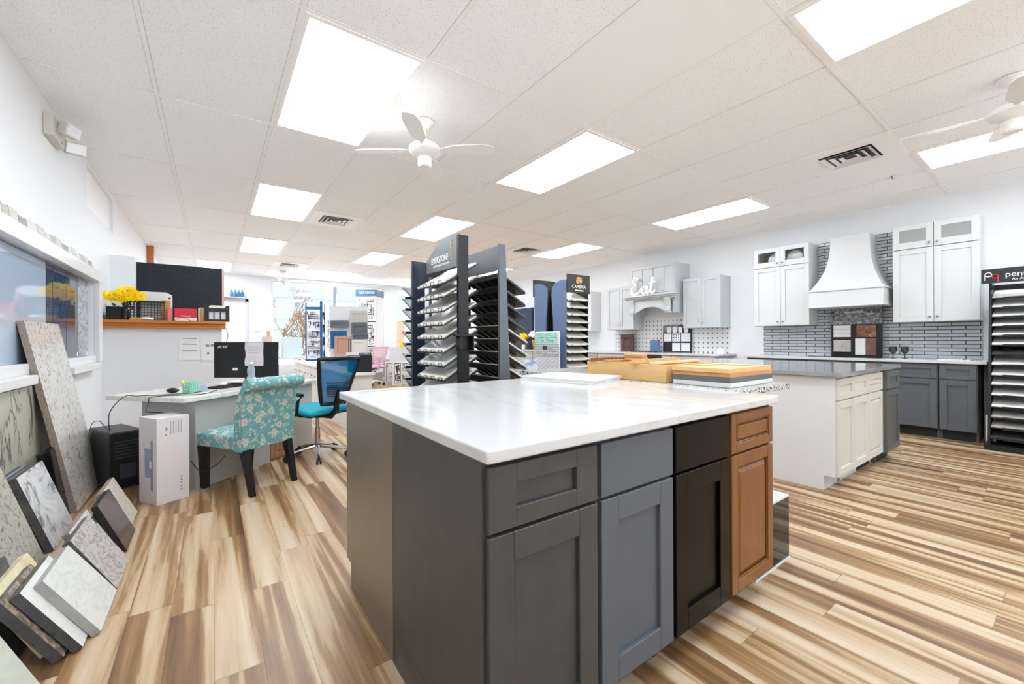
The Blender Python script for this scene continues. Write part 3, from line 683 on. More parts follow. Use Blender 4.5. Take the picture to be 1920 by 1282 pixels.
# white range hood with a flared body
t = thing('range_hood', 'white flared range hood between the tall white cabinets', 'range hood', (XW, 1.86, 1.60), 0)
hb = MB(); lv = []
Z0, Z1 = .245, .99
for i in range(15):
    q = i/14.; e = (1-q)**2.6; hw_ = .215+(.395-.215)*e; dp = .30+(.52-.30)*e; z = Z0+(Z1-Z0)*q
    lv.append((z, hw_, dp))
for (za, ha, da), (zb, hb_, db) in zip(lv[:-1], lv[1:]):
    hb.hexa([(-da, -ha, za), (-.003, -ha, za), (-.003, ha, za), (-da, ha, za)], [(-db, -hb_, zb), (-.003, -hb_, zb), (-.003, hb_, zb), (-db, hb_, zb)])
hb.build('hood_body', P_WHITE, t, smooth=True)
MB().box(-.535, -.40, .02, -.003, .40, .225).build('apron', P_WHITE, t, .002)
MB().box(-.55, -.418, .222, -.003, .418, .246).box(-.54, -.408, .0, -.003, .408, .022).build('moulding', P_WHITE, t, .006)
# tile sample board with lettering strip and four samples
t = thing('tile_sample_board', 'black sample board with brick tiles leaning under the white hood', 'sample board', (XW-.10, 2.125, .913), R90)
t.rotation_euler = (math.radians(-5), 0, R90) if False else (0, 0, R90)
MB().box(0, 0, 0, .56, .018, .70).build('backing_board', M_BLACK, t)
hd = stone('header_mosaic', [(.3, (.12, .13, .15)), (.5, (.45, .46, .48)), (.7, (.80, .80, .80))], 26, 8, 1, .4)
MB().box(0, -.003, .45, .56, 0, .70).build('printed_header', hd, t)
text('elevations', .055, M_WHITEPR, t, (.26, -.0045, .625), (PI/2, 0, 0)); text('stone', .04, M_WHITEPR, t, (.44, -.0045, .59), (PI/2, 0, 0))
def samp(x0, z0, x1, z1, m, brickish=True):
    b = MB()
    if brickish:
        n = 3; hh = (z1-z0)/n
        for i in range(n):
            if i == 1: b.box(x0, -.014, z0+i*hh, (x0+x1)/2-.002, 0, z0+(i+1)*hh-.003).box((x0+x1)/2+.002, -.014, z0+i*hh, x1, 0, z0+(i+1)*hh-.003)
            else: b.box(x0, -.014, z0+i*hh, x1, 0, z0+(i+1)*hh-.003)
    else: b.box(x0, -.012, z0, x1, 0, z1)
    b.build('tile_sample', m, t)
samp(.03, .27, .225, .44, mat('white_brick', (.90, .895, .885), .5)); samp(.29, .27, .50, .44, stone('red_brick', [(.3, (.36, .22, .18)), (.55, (.56, .38, .30)), (.7, (.75, .66, .58))], 9, 5, 1, .7))
samp(.03, .06, .225, .23, stone('beige_brick', [(.3, (.68, .65, .62)), (.7, (.78, .76, .73))], 12, 5, 1, .7))
samp(.275, .02, .385, .25, mat('white_brick', (0, 0, 0)), False); samp(.387, .02, .50, .25, stone('brown_brick', [(.3, (.42, .29, .26)), (.7, (.52, .37, .33))], 12, 5, 1, .7), False)
tag(MB().box(XW-.44, 1.50, .912, XW-.08, 2.30, .919).build('cooktop', M_BLACKG, None, .002), 'thin black glass cooktop under the brick sample board', 'cooktop')
t.location.z = .9195
def goblet(x, y, lab):
    b = MB().lathe([(.030, 0), (.030, .003), (.006, .008), (.005, .045), (.012, .06), (.036, .085), (.042, .115), (.037, .15), (.034, .15), (.038, .115), (.032, .088), (.008, .066), (.001, .064)], n=24)
    o = tag(b.build('goblet', M_TINT, None, smooth=True), lab, 'glass', 'smoked goblets on the kitchen worktop'); o.location = (x, y, .9125)
goblet(7.20, 1.42, 'smoked glass goblet nearer the black sample board'); goblet(7.20, 1.31, 'smoked glass goblet further right from the black sample board')
tag(MB().box(7.02, .74, .9125, 7.25, 1.0, .918).build('paper_sheet', M_PAPER), 'white sheet lying at the right end of the kitchen worktop', 'paper')
tag(MB().box(7.06, .78, .9185, 7.20, .80, .926).build('pen', M_BLACK), 'dark pen on the white sheet at the end of the worktop', 'pen')
for i in range(3):
    o = tag(MB().box(0, 0, 0, .02, .27, .33).build('tile_plank', M_SLABC, None, .001), 'pale tile leaning at the graphite cabinet end, %s of three' % ('innermost', 'middle', 'outermost')[i], 'tile', 'pale tiles between cabinet and tile rack')
    o.location = (6.80+.035*i, .62-.27-.03*i*0, 0); o.rotation_euler = (0, 0, 0); o.location = (6.83, .60-.028*(i+1), 0); o.rotation_euler = (0, 0, -PI/2); o.location = (6.86, .612-.024*i, 0)

# ------------------------------------------------------------------ tall tile rack with illuminated-style header
t = thing('tile_rack', 'tall black tile rack with a black brand header at the right edge', 'display rack', (0, 0, 0), 0)
Ya, Yb = .585, -.42
def leanx(z): return 6.66+.20*(z/1.75)
b = MB()
for y in (Ya-.02, Yb): b.hexa([(leanx(0), y, .0), (7.2, y, 0), (7.2, y+.02, 0), (leanx(0), y+.02, 0)], [(leanx(1.76), y, 1.76), (7.2, y, 1.76), (7.2, y+.02, 1.76), (leanx(1.76), y+.02, 1.76)])
b.box(7.18, Yb+.02, 0, 7.2, Ya-.02, 1.76)
b.build('side_frame', M_BLACK, t)
MB().box(6.62, Yb-.02, 0, 7.2, Ya+.02, .055).build('base', M_BLACK, t)
MB().box(6.70, Yb-.06, 1.745, 6.73, .625, 1.895).build('header_sign', mat('header_black', (.10, .11, .13), .3), t)
text('pental', .078, M_WHITEPR, t, (6.698, .368, 1.825), (PI/2, 0, -PI/2)); text('quartz', .078, M_REDPR, t, (6.698, .115, 1.825), (PI/2, 0, -PI/2))
text('An Architectural', .035, M_WHITEPR, t, (6.698, .30, 1.775), (PI/2, 0, -PI/2))
lg = MB().tube([(6.697, .575+.022*math.cos(a*PI/8), 1.835+.022*math.sin(a*PI/8)) for a in range(16)], .004, 6, True); lg.box(6.696, .594, 1.775, 6.699, .602, 1.84); lg.build('emblem', M_WHITEPR, t)
lg = MB().tube([(6.697, .530+.022*math.cos(a*PI/8), 1.815+.022*math.sin(a*PI/8)) for a in range(16)], .004, 6, True); lg.box(6.696, .504, 1.755, 6.699, .512, 1.82); lg.build('emblem', M_REDPR, t)
zt_ = [1.60, 1.50, 1.40, 1.30, 1.20, 1.10, 1.00, .89, .78, .68, .57, .45, .34, .235, .125]
for i, z in enumerate(zt_):
    x = leanx(z)-.01
    sh = MB().hexa([(x, Yb+.02, z-.012), (x+.26, Yb+.02, z+.075), (x+.26, Ya-.02, z+.075), (x, Ya-.02, z-.012)], [(x, Yb+.02, z-.004), (x+.26, Yb+.02, z+.083), (x+.26, Ya-.02, z+.083), (x, Ya-.02, z-.004)])
    for yy in (Ya-.10, Ya-.60): sh.box(x-.004, yy-.16, z-.02, x+.004, yy, z+.004)
    sh.build('shelf', M_BLACK, t)
    mm = M_SLAB if i < 12 and i != 7 else (M_SLABD if i in (7, 14) else stone('mid_sample', [(.3, (.62, .61, .58)), (.7, (.72, .70, .67))], 9, 4, 1, .3))
    if i == 13: mm = stone('mid_sample', [])
    for j, (ya, yb) in enumerate(((Ya-.025, .285), (.275, -.06))):
        if i == 6 and j == 0: m3 = M_SLABD
        else: m3 = mm if i != 7 else M_SLAB
        if i == 14: m3 = ST['gold'] if j else M_SLABD
        s3 = MB().hexa([(x+.004, yb, z-.0035), (x+.25, yb, z+.0805), (x+.25, ya, z+.0805), (x+.004, ya, z-.0035)], [(x+.002, yb, z+.0085), (x+.248, yb, z+.0925), (x+.248, ya, z+.0925), (x+.002, ya, z+.0085)])
        tag(s3.build('tile_sample', m3), '%s slab sample, %s shelf of the right edge rack, %s column' % ('dark' if m3 in (M_SLABD, ST['gold']) else 'pale', ORD[i].replace(' from the top', ''), ('left', 'right')[j]), 'tile sample', 'slab samples in the tall rack at the right edge')

# ------------------------------------------------------------------ kitchen wall, middle part (light grey display)
GU = 'light grey wall cabinets'
upper(3.60, 4.29, 1.372, 2.285, 'light grey double wall cabinet right of the mantel hood', P_LGREY, kb=False, pulls=True)
upper(5.385, 6.10, 1.372, 2.285, 'light grey double wall cabinet left of the mantel hood', P_LGREY, kb=False, pulls=True)
t = upper(6.57, 7.30, 1.372, 2.285, 'white wall cabinet behind the dragon-emblem rack', P_WHITE, kb=False)
tag(MB().box(XW-.012, 3.595, .912, XW-.0005, 6.13, 1.60).build('tile_backsplash', M_DOT), 'white mosaic backsplash with small grey dots under the mantel hood', 'backsplash')
t = thing('range_hood', 'light grey mantel range hood with carved corbels', 'range hood', (XW-.50, 5.36, 1.67), R90)
b = MB().box(0, 0, .36, 1.0, .499, .94).box(0, .0, 0, .04, .499, .36).box(.96, 0, 0, 1.0, .499, .36).build('hood_box', P_LGREY, t, .002)
b = MB()
for x0 in (.03, .27, .51, .75):
    b.box(x0, -.012, .42, x0+.03, 0, .90)
b.box(.06, -.012, .40, .97, 0, .44).box(.03, -.012, .88, .97, 0, .93).box(.94, -.012, .44, .97, 0, .88); b.build('panel_stiles', P_LGREY, t, .002)
pr = [(.06, .30), (.06, .02), (.14, .02), (.22, .045), (.32, .10), (.42, .125), (.58, .125), (.68, .10), (.78, .045), (.86, .02), (.94, .02), (.94, .30)]
MB().prism(pr, 'y', -.035, -.01).build('arched_valance', P_LGREY, t, .002)
MB().box(-.07, -.15, .335, 1.07, 0, .365).box(-.05, -.12, .305, 1.05, 0, .337).box(-.03, -.09, .28, 1.03, 0, .305).build('mantel_shelf', P_LGREY, t, .005)
for x0 in (.03, .83):
    cbp = [(-.01, .28), (-.085, .28), (-.085, .24), (-.07, .20), (-.055, .12), (-.06, .06), (-.06, .03), (-.01, .0)]
    MB().prism(cbp, 'x', x0, x0+.11).box(x0-.01, -.095, .255, x0+.12, -.0, .28).box(x0-.005, -.07, .0, x0+.115, 0, .02).build('corbel', P_LGREY, t, .003)
# script sign "Eat"
t = thing('script_sign', 'white script sign reading Eat on the mantel shelf', 'sign', (XW-.58, 5.27, 2.041), R90)
def stroke(pts, r=.023, n=10):
    P = [Vector((a, 0, b)) for a, b in pts]; out = []
    for i in range(len(P)-1):
        p0, p1, p2, p3 = P[max(i-1, 0)], P[i], P[i+1], P[min(i+2, len(P)-1)]
        for q in range(6):
            u = q/6.; out.append(.5*((2*p1)+(p2-p0)*u+(2*p0-5*p1+4*p2-p3)*u*u+(3*p1-p0-3*p2+p3)*u**3))
    out.append(P[-1]); return MB().tube(out, r, n)
s1 = stroke([(.17, .30), (.14, .345), (.08, .345), (.05, .29), (.07, .225), (.12, .195), (.06, .18), (.015, .12), (.02, .05), (.08, .018), (.15, .03), (.21, .08), (.25, .13)])
s1.build('letter_e', M_NEON, t, smooth=True)
stroke([(.36, .14), (.31, .155), (.265, .11), (.26, .045), (.30, .018), (.34, .05), (.365, .12), (.375, .15), (.36, .06), (.385, .018), (.42, .05), (.45, .10)]).build('letter_a', M_NEON, t, smooth=True)
stroke([(.50, .33), (.475, .20), (.455, .08), (.475, .02), (.51, .02), (.545, .07)]).build('letter_t', M_NEON, t, smooth=True)
stroke([(.42, .205), (.48, .215), (.56, .235)], .012).build('letter_crossbar', M_NEON, t, smooth=True)
kcab(3.56, 4.36, 'white base cabinet under the right grey wall cabinet', P_LGREY, toem=P_LGREY, doors=2)
kcab(4.37, 5.17, 'light grey base cabinet in the middle below the mantel hood', P_LGREY, toem=P_LGREY, doors=2)
kcab(5.18, 6.13, 'light grey base cabinet left of the mantel hood', P_LGREY, toem=P_LGREY, doors=2)
kcab(6.14, 7.00, 'warm grey base cabinet behind the dragon-emblem rack', P_WGREY, toem=P_WGREY, doors=2)
tag(MB().box(XW-.645, 3.50, .878, XW-.002, 7.02, .912).build('kitchen_worktop', M_QUARTZ, None, .004), 'pale worktop under the grey mantel hood', 'worktop')
# burgundy door sample
t = thing('door_sample', 'burgundy raised panel door sample leaning on the dotted tiles', 'door sample', (XW-.13, 5.88, .913), R90)
o = front(t, 'door_face', 0, .33, 0, .37, 'raised', M_BURG, .07); MB().box(0, .0, 0, .33, .012, .37).build('door_back', M_PRINTB, t)
t.rotation_euler = (0, 0, R90)
# black mosaic sample board
t = thing('tile_sample_board', 'black sample board of small white mosaics on the dotted backsplash', 'sample board', (XW-.05, 4.905, .913), R90)
MB().box(0, 0, 0, .60, .018, .53).build('backing_board', mat('navy_board', (.08, .11, .17), .5), t)
MB().box(0, -.003, .40, .33, 0, .53).build('printed_header', hd, t)
q = MB()
for (a, b_, c, d_) in ((.02, .21, .19, .37), (.40, .21, .58, .37), (.21, .02, .38, .18), (.40, .02, .575, .18), (.10, .385, .18, .50), (.22, .385, .30, .50), (.34, .385, .42, .50), (.46, .385, .54, .50)): q.box(a, -.01, b_, c, 0, d_)
q.build('mosaic_sample', mat('mosaic_white', (.90, .91, .92), .25), t)
q = MB().box(.21, -.01, .21, .38, 0, .37); q.build('dotted_sample', mat('mosaic_white', (0, 0, 0)), t)
q = MB()
for i in range(3):
    for j in range(3): q.cyl((.245+i*.05, -.0125, .24+j*.05), (.245+i*.05, -.009, .24+j*.05), .012, n=8)
q.build('dot', M_PRINTB, t)
tag(MB().box(XW-.16, 4.93, .913, XW-.13, 5.12, 1.16).build('brochure', mat('brochure_blue', (.36, .46, .62), .5)), 'blue striped brochure left of the mosaic sample board', 'brochure')
tag(MB().box(XW-.30, 4.95, .913, XW-.05, 5.50, .925).build('black_tray', M_BLACK), 'flat black tray with white tags on the worktop beside the burgundy door', 'tray')
tag(MB().box(XW-.09, 3.68, .913, XW-.075, 3.80, 1.0).build('price_card', M_PAPER), 'small white card at the right end of the dotted backsplash', 'card')
tag(MB().box(6.92, 6.55, .913, 7.05, 6.80, 1.16).build('display_frame', stone('frame_pic', [(.4, (.3, .3, .28)), (.6, (.8, .78, .72))], 18, 3, 1, .4), None, .004), 'small patterned display frame on the worktop right of the dragon-emblem rack', 'box')  # display frame with its picture, built as one solid block

# far part of the kitchen wall
t = thing('tall_cabinet', 'dark navy tall cabinet with two doors far along the kitchen wall', 'cabinet', (XW-.36, 10.15, .914), R90)
MB().box(0, 0, 0, 1.50, .359, 1.14).build('cabinet_body', P_NAVY, t); front(t, 'door', .006, .745, .01, 1.12, 'shaker', P_NAVY, .07); front(t, 'door', .755, 1.494, .01, 1.12, 'shaker', P_NAVY, .07)
t.location = (XW-.36, 10.15, .9135)
t = thing('tall_cabinet', 'white oven tower beside the navy cabinet', 'cabinet', (XW-.36, 8.62, .9135), R90)
MB().box(0, 0, 0, .85, .359, 1.10).build('cabinet_body', P_WHITE, t, .002)
o = MB().box(.06, -.02, .35, .79, 0, .80).build('microwave_front', M_STEELG, t, .004); MB().box(.10, -.024, .42, .60, -.02, .74).build('microwave_window', M_BLACKG, t)
for i, (a, b_) in enumerate(((7.05, 7.68), (7.69, 8.35), (8.36, 9.05), (9.06, 9.75), (9.76, 10.3))):
    kcab(a, b_, 'warm grey base cabinet under the flowers, number %s counted from the dragon-emblem rack' % ('one', 'two', 'three', 'four', 'five')[i], P_WGREY, toem=P_WGREY)
tag(MB().box(XW-.645, 7.04, .878, XW-.002, 10.32, .912).build('kitchen_worktop', M_QUARTZ, None, .004), 'long pale worktop carrying the flower vases', 'worktop')
def flower_head(t, c, r, m1, m2, n=10, layers=2, seed=0):
    rnd = random.Random(seed); b = MB()
    nrm = Vector((rnd.uniform(-.5, .5), -1+rnd.uniform(0, .4), rnd.uniform(.1, .8))).normalized(); a = nrm.orthogonal().normalized(); d = nrm.cross(a); c = Vector(c)
    for l in range(layers):
        for i in range(n):
            an = 2*PI*(i+.5*l)/n; dr = a*math.cos(an)+d*math.sin(an); sd = nrm.cross(dr); R = r*(1-.18*l)
            p0 = c+nrm*.004*l; w_ = R*.30
            q = [p0, p0+dr*R*.5+sd*w_+nrm*.012, p0+dr*R+nrm*(.004+.012*l), p0+dr*R*.5-sd*w_+nrm*.012]
            b.hexa(q, [v-nrm*.002 for v in q])
    b.build('petals', m1, t, smooth=False)
    MB().ball(c+nrm*.008, r*.30, 6).build('flower_centre', m2, t, smooth=True)
t = thing('flower_vase', 'yellow flowers in a small white glass vase on the far worktop', 'flowers', (7.0, 8.9, .9125))
MB().lathe([(.045, 0), (.06, .03), (.05, .10), (.04, .16), (.055, .24), (.05, .24), (.034, .16), (.044, .10), (.052, .03), (.01, .01)], n=20).build('vase', mat('milk_glass', (.88, .92, .95), .1), t, smooth=True)
for i in range(9): flower_head(t, (.12*math.cos(i*2.4)*(.3+.08*i), .12*math.sin(i*2.4)*(.3+.08*i), .34+.05*math.cos(i)), .075, M_YELLOW, M_ORANGEF, seed=i)
t = thing('flower_vase', 'white bouquet in a gold vase on the far worktop', 'flowers', (6.93, 8.30, .9125))
MB().lathe([(.06, 0), (.065, .05), (.08, .15), (.10, .26), (.095, .26), (.07, .1), (.01, .02)], n=20).build('vase', M_GOLD, t, smooth=True)
b = MB()
for i in range(20): b.tube([(0, 0, .2), (.05*math.cos(i), .05*math.sin(i), .3), (.13*math.cos(i*2.4), .13*math.sin(i*2.4), .38)], .004, 5)
b.build('stems', M_LEAF, t)
for i in range(26): MB().ball((.15*math.cos(i*2.4)*math.sqrt(i/26.), .17*math.sin(i*2.4)*math.sqrt(i/26.), .45-.10*(i/26.)**2), .05, 5).build('blossom', M_WHITEF, t, smooth=True)

# ------------------------------------------------------------------ slab racks in the middle
def slab_sample(x0, x1, ya, yb, z, rise, th, m, lab, grp, back=False):
    """tilted sample: low edge at x0, high edge at x1, along y"""
    s = MB().hexa([(x0, ya, z), (x1, ya, z+rise), (x1, yb, z+rise), (x0, yb, z)], [(x0-.3*th, ya, z+th), (x1-.3*th, ya, z+rise+th), (x1-.3*th, yb, z+rise+th), (x0-.3*th, yb, z+th)])
    o = s.build('slab_sample', m, None, .0015, seg=1); tag(o, lab, 'slab sample', grp); return o
# rack one: arched sign
X1, Y1a, Y1b = 1.78, 3.10, 3.78
t = thing('slab_rack', 'black slab rack with an arched grey sign reading EMERSTONE', 'display rack', (0, 0, 0))
MB().box(X1-.05, Y1a, 0, X1+.05, Y1a+.035, 2.085).build('post', M_STEELB, t, .002); MB().box(X1-.012, Y1b-.02, 0, X1+.012, Y1b, 1.80).build('post', M_STEELG, t, .002)
arc = [(Y1a+.035, 1.83), (Y1b, 1.83)]+[(Y1b-(Y1b-Y1a-.035)*i/12., 1.955+.165*math.sin(PI/2*min(1, i/9.))-(.02*max(0, i-9)/3.)) for i in range(13)]
MB().prism(arc, 'x', X1-.035, X1-.010).build('arched_sign', M_STEELG, t, .002)
text('EMERSTONE', .082, M_WHITEPR, t, (X1-.037, 3.49, 1.93), (PI/2, 0, -PI/2), sx=.78); text('WWW.EMERSTONE.COM', .028, M_WHITEPR, t, (X1-.037, 3.46, 1.875), (PI/2, 0, -PI/2))
lgm = MB()
for i in range(6): lgm.hexa([(X1-.0375, 3.285-.008*(i % 2), 1.865+i*.033), (X1-.0375, 3.245-.008*(i % 2), 1.915+i*.033), (X1-.0375, 3.238-.008*(i % 2), 1.915+i*.033), (X1-.0375, 3.278-.008*(i % 2), 1.865+i*.033)], [(X1-.036, 3.285-.008*(i % 2), 1.865+i*.033), (X1-.036, 3.245-.008*(i % 2), 1.915+i*.033), (X1-.036, 3.238-.008*(i % 2), 1.915+i*.033), (X1-.036, 3.278-.008*(i % 2), 1.865+i*.033)])
lgm.build('emblem', M_GOLDP, t)
MB().box(X1-.25, Y1a-.005, 0, X1+.25, Y1b+.0, .05).build('base', M_STEELB, t)
for i in range(13):
    z = 1.66-.1185*i; x0, x1 = 1.60, 1.935; r = .195
    if z < .12: continue
    b = MB()
    for j in range(4):
        y = 3.14+.15*j; b.tube([(x0-.004, y, z-.006), (x0-.014, y, z-.006), (x0-.014, y, z+.022), (x0-.014, y+.06, z+.022), (x0-.014, y+.06, z-.006), (x0-.004, y+.06, z-.006)], .003, 5)
    b.hexa([(x0-.004, 3.11, z-.012), (x0+.335, 3.11, z+.183), (x0+.335, 3.665, z+.183), (x0-.004, 3.665, z-.012)], [(x0-.004, 3.11, z-.002), (x0+.335, 3.11, z+.193), (x0+.335, 3.665, z+.193), (x0-.004, 3.665, z-.002)])
    b.build('wire_bracket', M_STEELB, t)
    slab_sample(x0, x1, 3.145 if False else 3.05, 3.665, z-.0005, r, .016, [M_SLAB, M_SLABC, M_SLAB][i % 3], 'pale quartz slab sample, %s in the arched-sign rack' % ORD[i], 'slab samples in the arched-sign rack') if False else slab_sample(x0, x1, 3.14, 3.665, z-.0005, r, .016, [M_SLAB, M_SLABC, M_SLAB][i % 3], 'pale quartz slab sample, %s in the arched-sign rack' % ORD[i], 'slab samples in the arched-sign rack')
t = thing('brochure_holder', 'small black brochure holder clipped to the arched-sign rack post', 'holder', (X1-.01, Y1a-.075, 1.085))
MB().box(-.11, 0, .12, .11, .07, .14).build('top_lip', M_BLACK, t, .003); MB().box(-.07, 0, 0, -.055, .07, .12).box(.055, 0, 0, .07, .07, .12).box(-.055, .06, 0, .055, .07, .12).build('pocket', M_BLACK, t, .002)
# rack two: seen from behind
X2, Y2a, Y2b = 2.13, 2.99, 3.68
t = thing('slab_rack', 'tall grey slab rack facing away with black trays seen from behind', 'display rack')
b = MB().hexa([(X2-.04, Y2a, 0), (X2+.10, Y2a, 0), (X2+.10, Y2a+.03, 0), (X2-.04, Y2a+.03, 0)], [(X2-.05, Y2a, 2.03), (X2+.02, Y2a, 2.03), (X2+.02, Y2a+.03, 2.03), (X2-.05, Y2a+.03, 2.03)])
b.build('post', M_STEELG, t, .003)
MB().box(X2-.03, Y2b-.03, 0, X2+.05, Y2b, 2.03).build('post', M_STEELB, t, .003)
MB().box(X2-.035, Y2a+.03, 1.80, X2-.01, Y2b-.03, 2.02).build('back_panel', M_STEELG, t, .002)
MB().box(X2-.2, Y2a, 0, X2+.3, Y2b, .05).build('base', M_STEELB, t)
for i in range(13):
    z = 1.60-.1185*i
    if z < .12: continue
    b = MB().hexa([(X2-.02, Y2a+.03, z+.16), (X2+.27, Y2a+.03, z), (X2+.27, Y2b-.03, z), (X2-.02, Y2b-.03, z+.16)], [(X2-.02, Y2a+.03, z+.172), (X2+.27, Y2a+.03, z+.012), (X2+.27, Y2b-.03, z+.012), (X2-.02, Y2b-.03, z+.172)])
    b.box(X2-.03, Y2a+.03, z+.13, X2-.02, Y2b-.03, z+.172)
    for j in range(5):
        y = Y2a+.08+j*.12; b.hexa([(X2-.018, y, z+.155), (X2+.2, y, z+.03), (X2+.2, y+.02, z+.03), (X2-.018, y+.02, z+.155)], [(X2-.018, y+.02, z+.13), (X2+.2, y+.02, z+.005), (X2+.2, y+.04, z+.005), (X2-.018, y+.04, z+.13)])
    b.build('tray', M_BLACK, t, .0)
    slab_sample(X2+.275, X2-.005, Y2a+.005 if i > 3 else Y2a+.035, Y2b-.04, z+.014, .155, .014, M_SLABC if i > 3 else M_STEELG, 'slab sample, %s in the tall grey rack facing away' % ORD[i], 'slab samples in the grey rack facing away')
# rack three: dark frame beyond
t = thing('slab_rack', 'black slab rack mostly hidden left of the arched-sign rack', 'display rack', (1.66, 3.96, 0))
MB().box(0, -.02, 0, .14, .02, 1.98).build('side_panel', mat('rack_navy', (.10, .14, .20), .35), t, .002); MB().box(.14, .0, 1.72, .62, .02, 1.98).build('header', M_STEELB, t); MB().box(.55, -.02, 0, .62, .02, 1.72).build('post', M_STEELB, t)
MB().box(0, -.02, 0, .62, .4, .05).build('base', M_STEELB, t)
for i in range(13):
    z = 1.60-.1185*i
    if z < .15: continue
    b = MB().hexa([(.02, .03, z), (.56, .03, z), (.56, .30, z+.13), (.02, .30, z+.13)], [(.02, .03, z+.014), (.56, .03, z+.014), (.56, .30, z+.144), (.02, .30, z+.144)])
    b.box(-.05, .03, z-.006, .02, .05, z+.018); b.build('tray', M_BLACK, t)

# dragon-emblem rack
XA, YA = 3.63, 3.74
def camb(loc, rz, lab, sign=True):
    t = thing('slab_rack', lab, 'display rack', loc, rz)
    # local: sign faces -y, blue side panel on the left, x to the right
    MB().box(0, -.02, 1.765, .40, -.0, 2.0).build('header_sign', mat('sign_black', (.20, .20, .19), .4), t)
    pr = [(.0, .0), (.0, 1.93), (.03, 1.965), (.20, 1.90), (.27, 1.85), (.29, 1.75), (.22, 1.2), (.30, 0)]
    pr = [(.005, 0), (.0, .5), (.01, 1.0), (-.0, 1.5), (.0, 1.93), (.10, 1.93), (.20, 1.90), (.26, 1.85), (.27, 1.75), (.24, 1.4), (.23, 1.1), (.27, .6), (.30, 0)]
    MB().prism(pr, 'x', -.012, .006).build('side_panel', M_RACKBL, t, .002, seg=1)
    MB().prism(pr, 'x', .375, .393).build('side_panel', M_BLACK, t, .002, seg=1)
    MB().box(.006, .24, 0, .375, .26, 1.75).build('rear_panel', M_BLACK, t); MB().box(-.01, -.03, 0, .393, .30, .06).build('base', M_BLACK, t)
    return t
t = camb((XA, YA, 0), 0, 'blue-sided slab rack with a black dragon-emblem sign')
text('CAMBRIA', .056, M_WHITEPR, t, (.20, -.021, 1.845), (PI/2, 0, 0), sx=1.05); MB().box(.13, -.0215, 1.79, .28, -.0205, 1.805).build('web_line', M_WHITEPR, t)
em = stroke([(.15, 1.90), (.17, 1.965), (.155, 1.945)], .005, 5); em.v = [(a+.0, b-.022, c) for a, b, c in em.v]
for st_ in ([(.17, 1.91), (.19, 1.95), (.185, 1.97)], [(.19, 1.90), (.215, 1.94), (.21, 1.965), (.20, 1.95)], [(.215, 1.905), (.235, 1.945), (.245, 1.965)], [(.16, 1.90), (.20, 1.915), (.235, 1.90), (.25, 1.93)], [(.20, 1.915), (.195, 1.885)], [(.225, 1.905), (.23, 1.882)], [(.175, 1.905), (.17, 1.885)]):
    e2 = stroke(st_, .006, 5); e2.v = [(a, b-.022, c) for a, b, c in e2.v]; em.add(e2.v, e2.f)
em.build('dragon_emblem', M_GOLDP, t)
for i in range(16):
    z = 1.66-.095*i
    if z < .1: continue
    yo = .03*math.sin((1.9-z)*2.2)
    MB().hexa([(.01, -.03, z), (.37, -.03, z), (.37, .235, z+.125), (.01, .235, z+.125)], [(.01, -.03, z+.004), (.37, -.03, z+.004), (.37, .235, z+.129), (.01, .235, z+.129)]).cyl((.06, -.036, z-.004), (.06, -.036, z+.016), .006, n=6).cyl((.33, -.036, z-.004), (.33, -.036, z+.016), .006, n=6).build('shelf', M_BLACK, t)
    s = MB().hexa([(.005, -.03, z+.0045), (.37, -.03, z+.0045), (.37, .23, z+.1275), (.005, .23, z+.1275)], [(.005, -.038, z+.016), (.37, -.038, z+.016), (.37, .222, z+.139), (.005, .222, z+.139)])
    o = tag(s.build('slab_sample', M_SLABC), 'cream slab sample, %s in the dragon-emblem rack' % ORD[i], 'slab sample', 'slab samples in the dragon-emblem rack'); o.location = (XA, YA, 0)
t = camb((XA+.38, YA+.62, 0), PI, 'blue-sided slab rack turned away, back to back with the dragon-emblem rack')
for c in kids(t):
    if c.name.startswith('side_panel'): c.data.materials[0] = M_RACKBL
# mosaic tile board leaning on it
t = thing('tile_sample_board', 'tall mosaic sample board with green and grey tiles beside the blue rack', 'sample board', (XA-.16, YA-.03, 0), 0)
MB().box(0, 0, 0, .02, .46, 1.275).build('backing_board', W_TRIM, t, .008)
MB().box(-.006, .03, 1.115, 0, .46, 1.26).box(-.008, .08, 1.15, -.006, .14, 1.18).build('green_mosaic', M_GREENT, t)
MB().box(-.0065, .22, 1.045, -.0055, .30, 1.095).build('tile_sample', P_NAVY, t); MB().box(-.0065, .0, 1.115, -.0055, .03, 1.25).build('price_strip', mat('strip_pink', (.90, .78, .80), .5), t)
MB().box(-.006, .0, .955, 0, .46, 1.115).build('ledger_tile', M_STACK, t); MB().box(-.006, .0, .02, 0, .46, .955).build('herringbone_tile', M_HERR, t)
# small leaflet behind the island worktop
t = thing('leaflet_stand', 'small white and blue leaflet stand behind the island worktop', 'leaflet stand', (2.50, 3.12, 0), -.6)
MB().box(-.10, 0, .80, .10, .01, .98).build('leaflet', stone('leaflet_print', [(.4, (.60, .72, .86)), (.55, (.92, .94, .97))], 14, 3, .5, .4), t); MB().cyl((0, .02, 0), (0, .02, .85), .012).cyl((0, .02, 0), (0, .02, .02), .12).build('stand', M_STEELB, t)

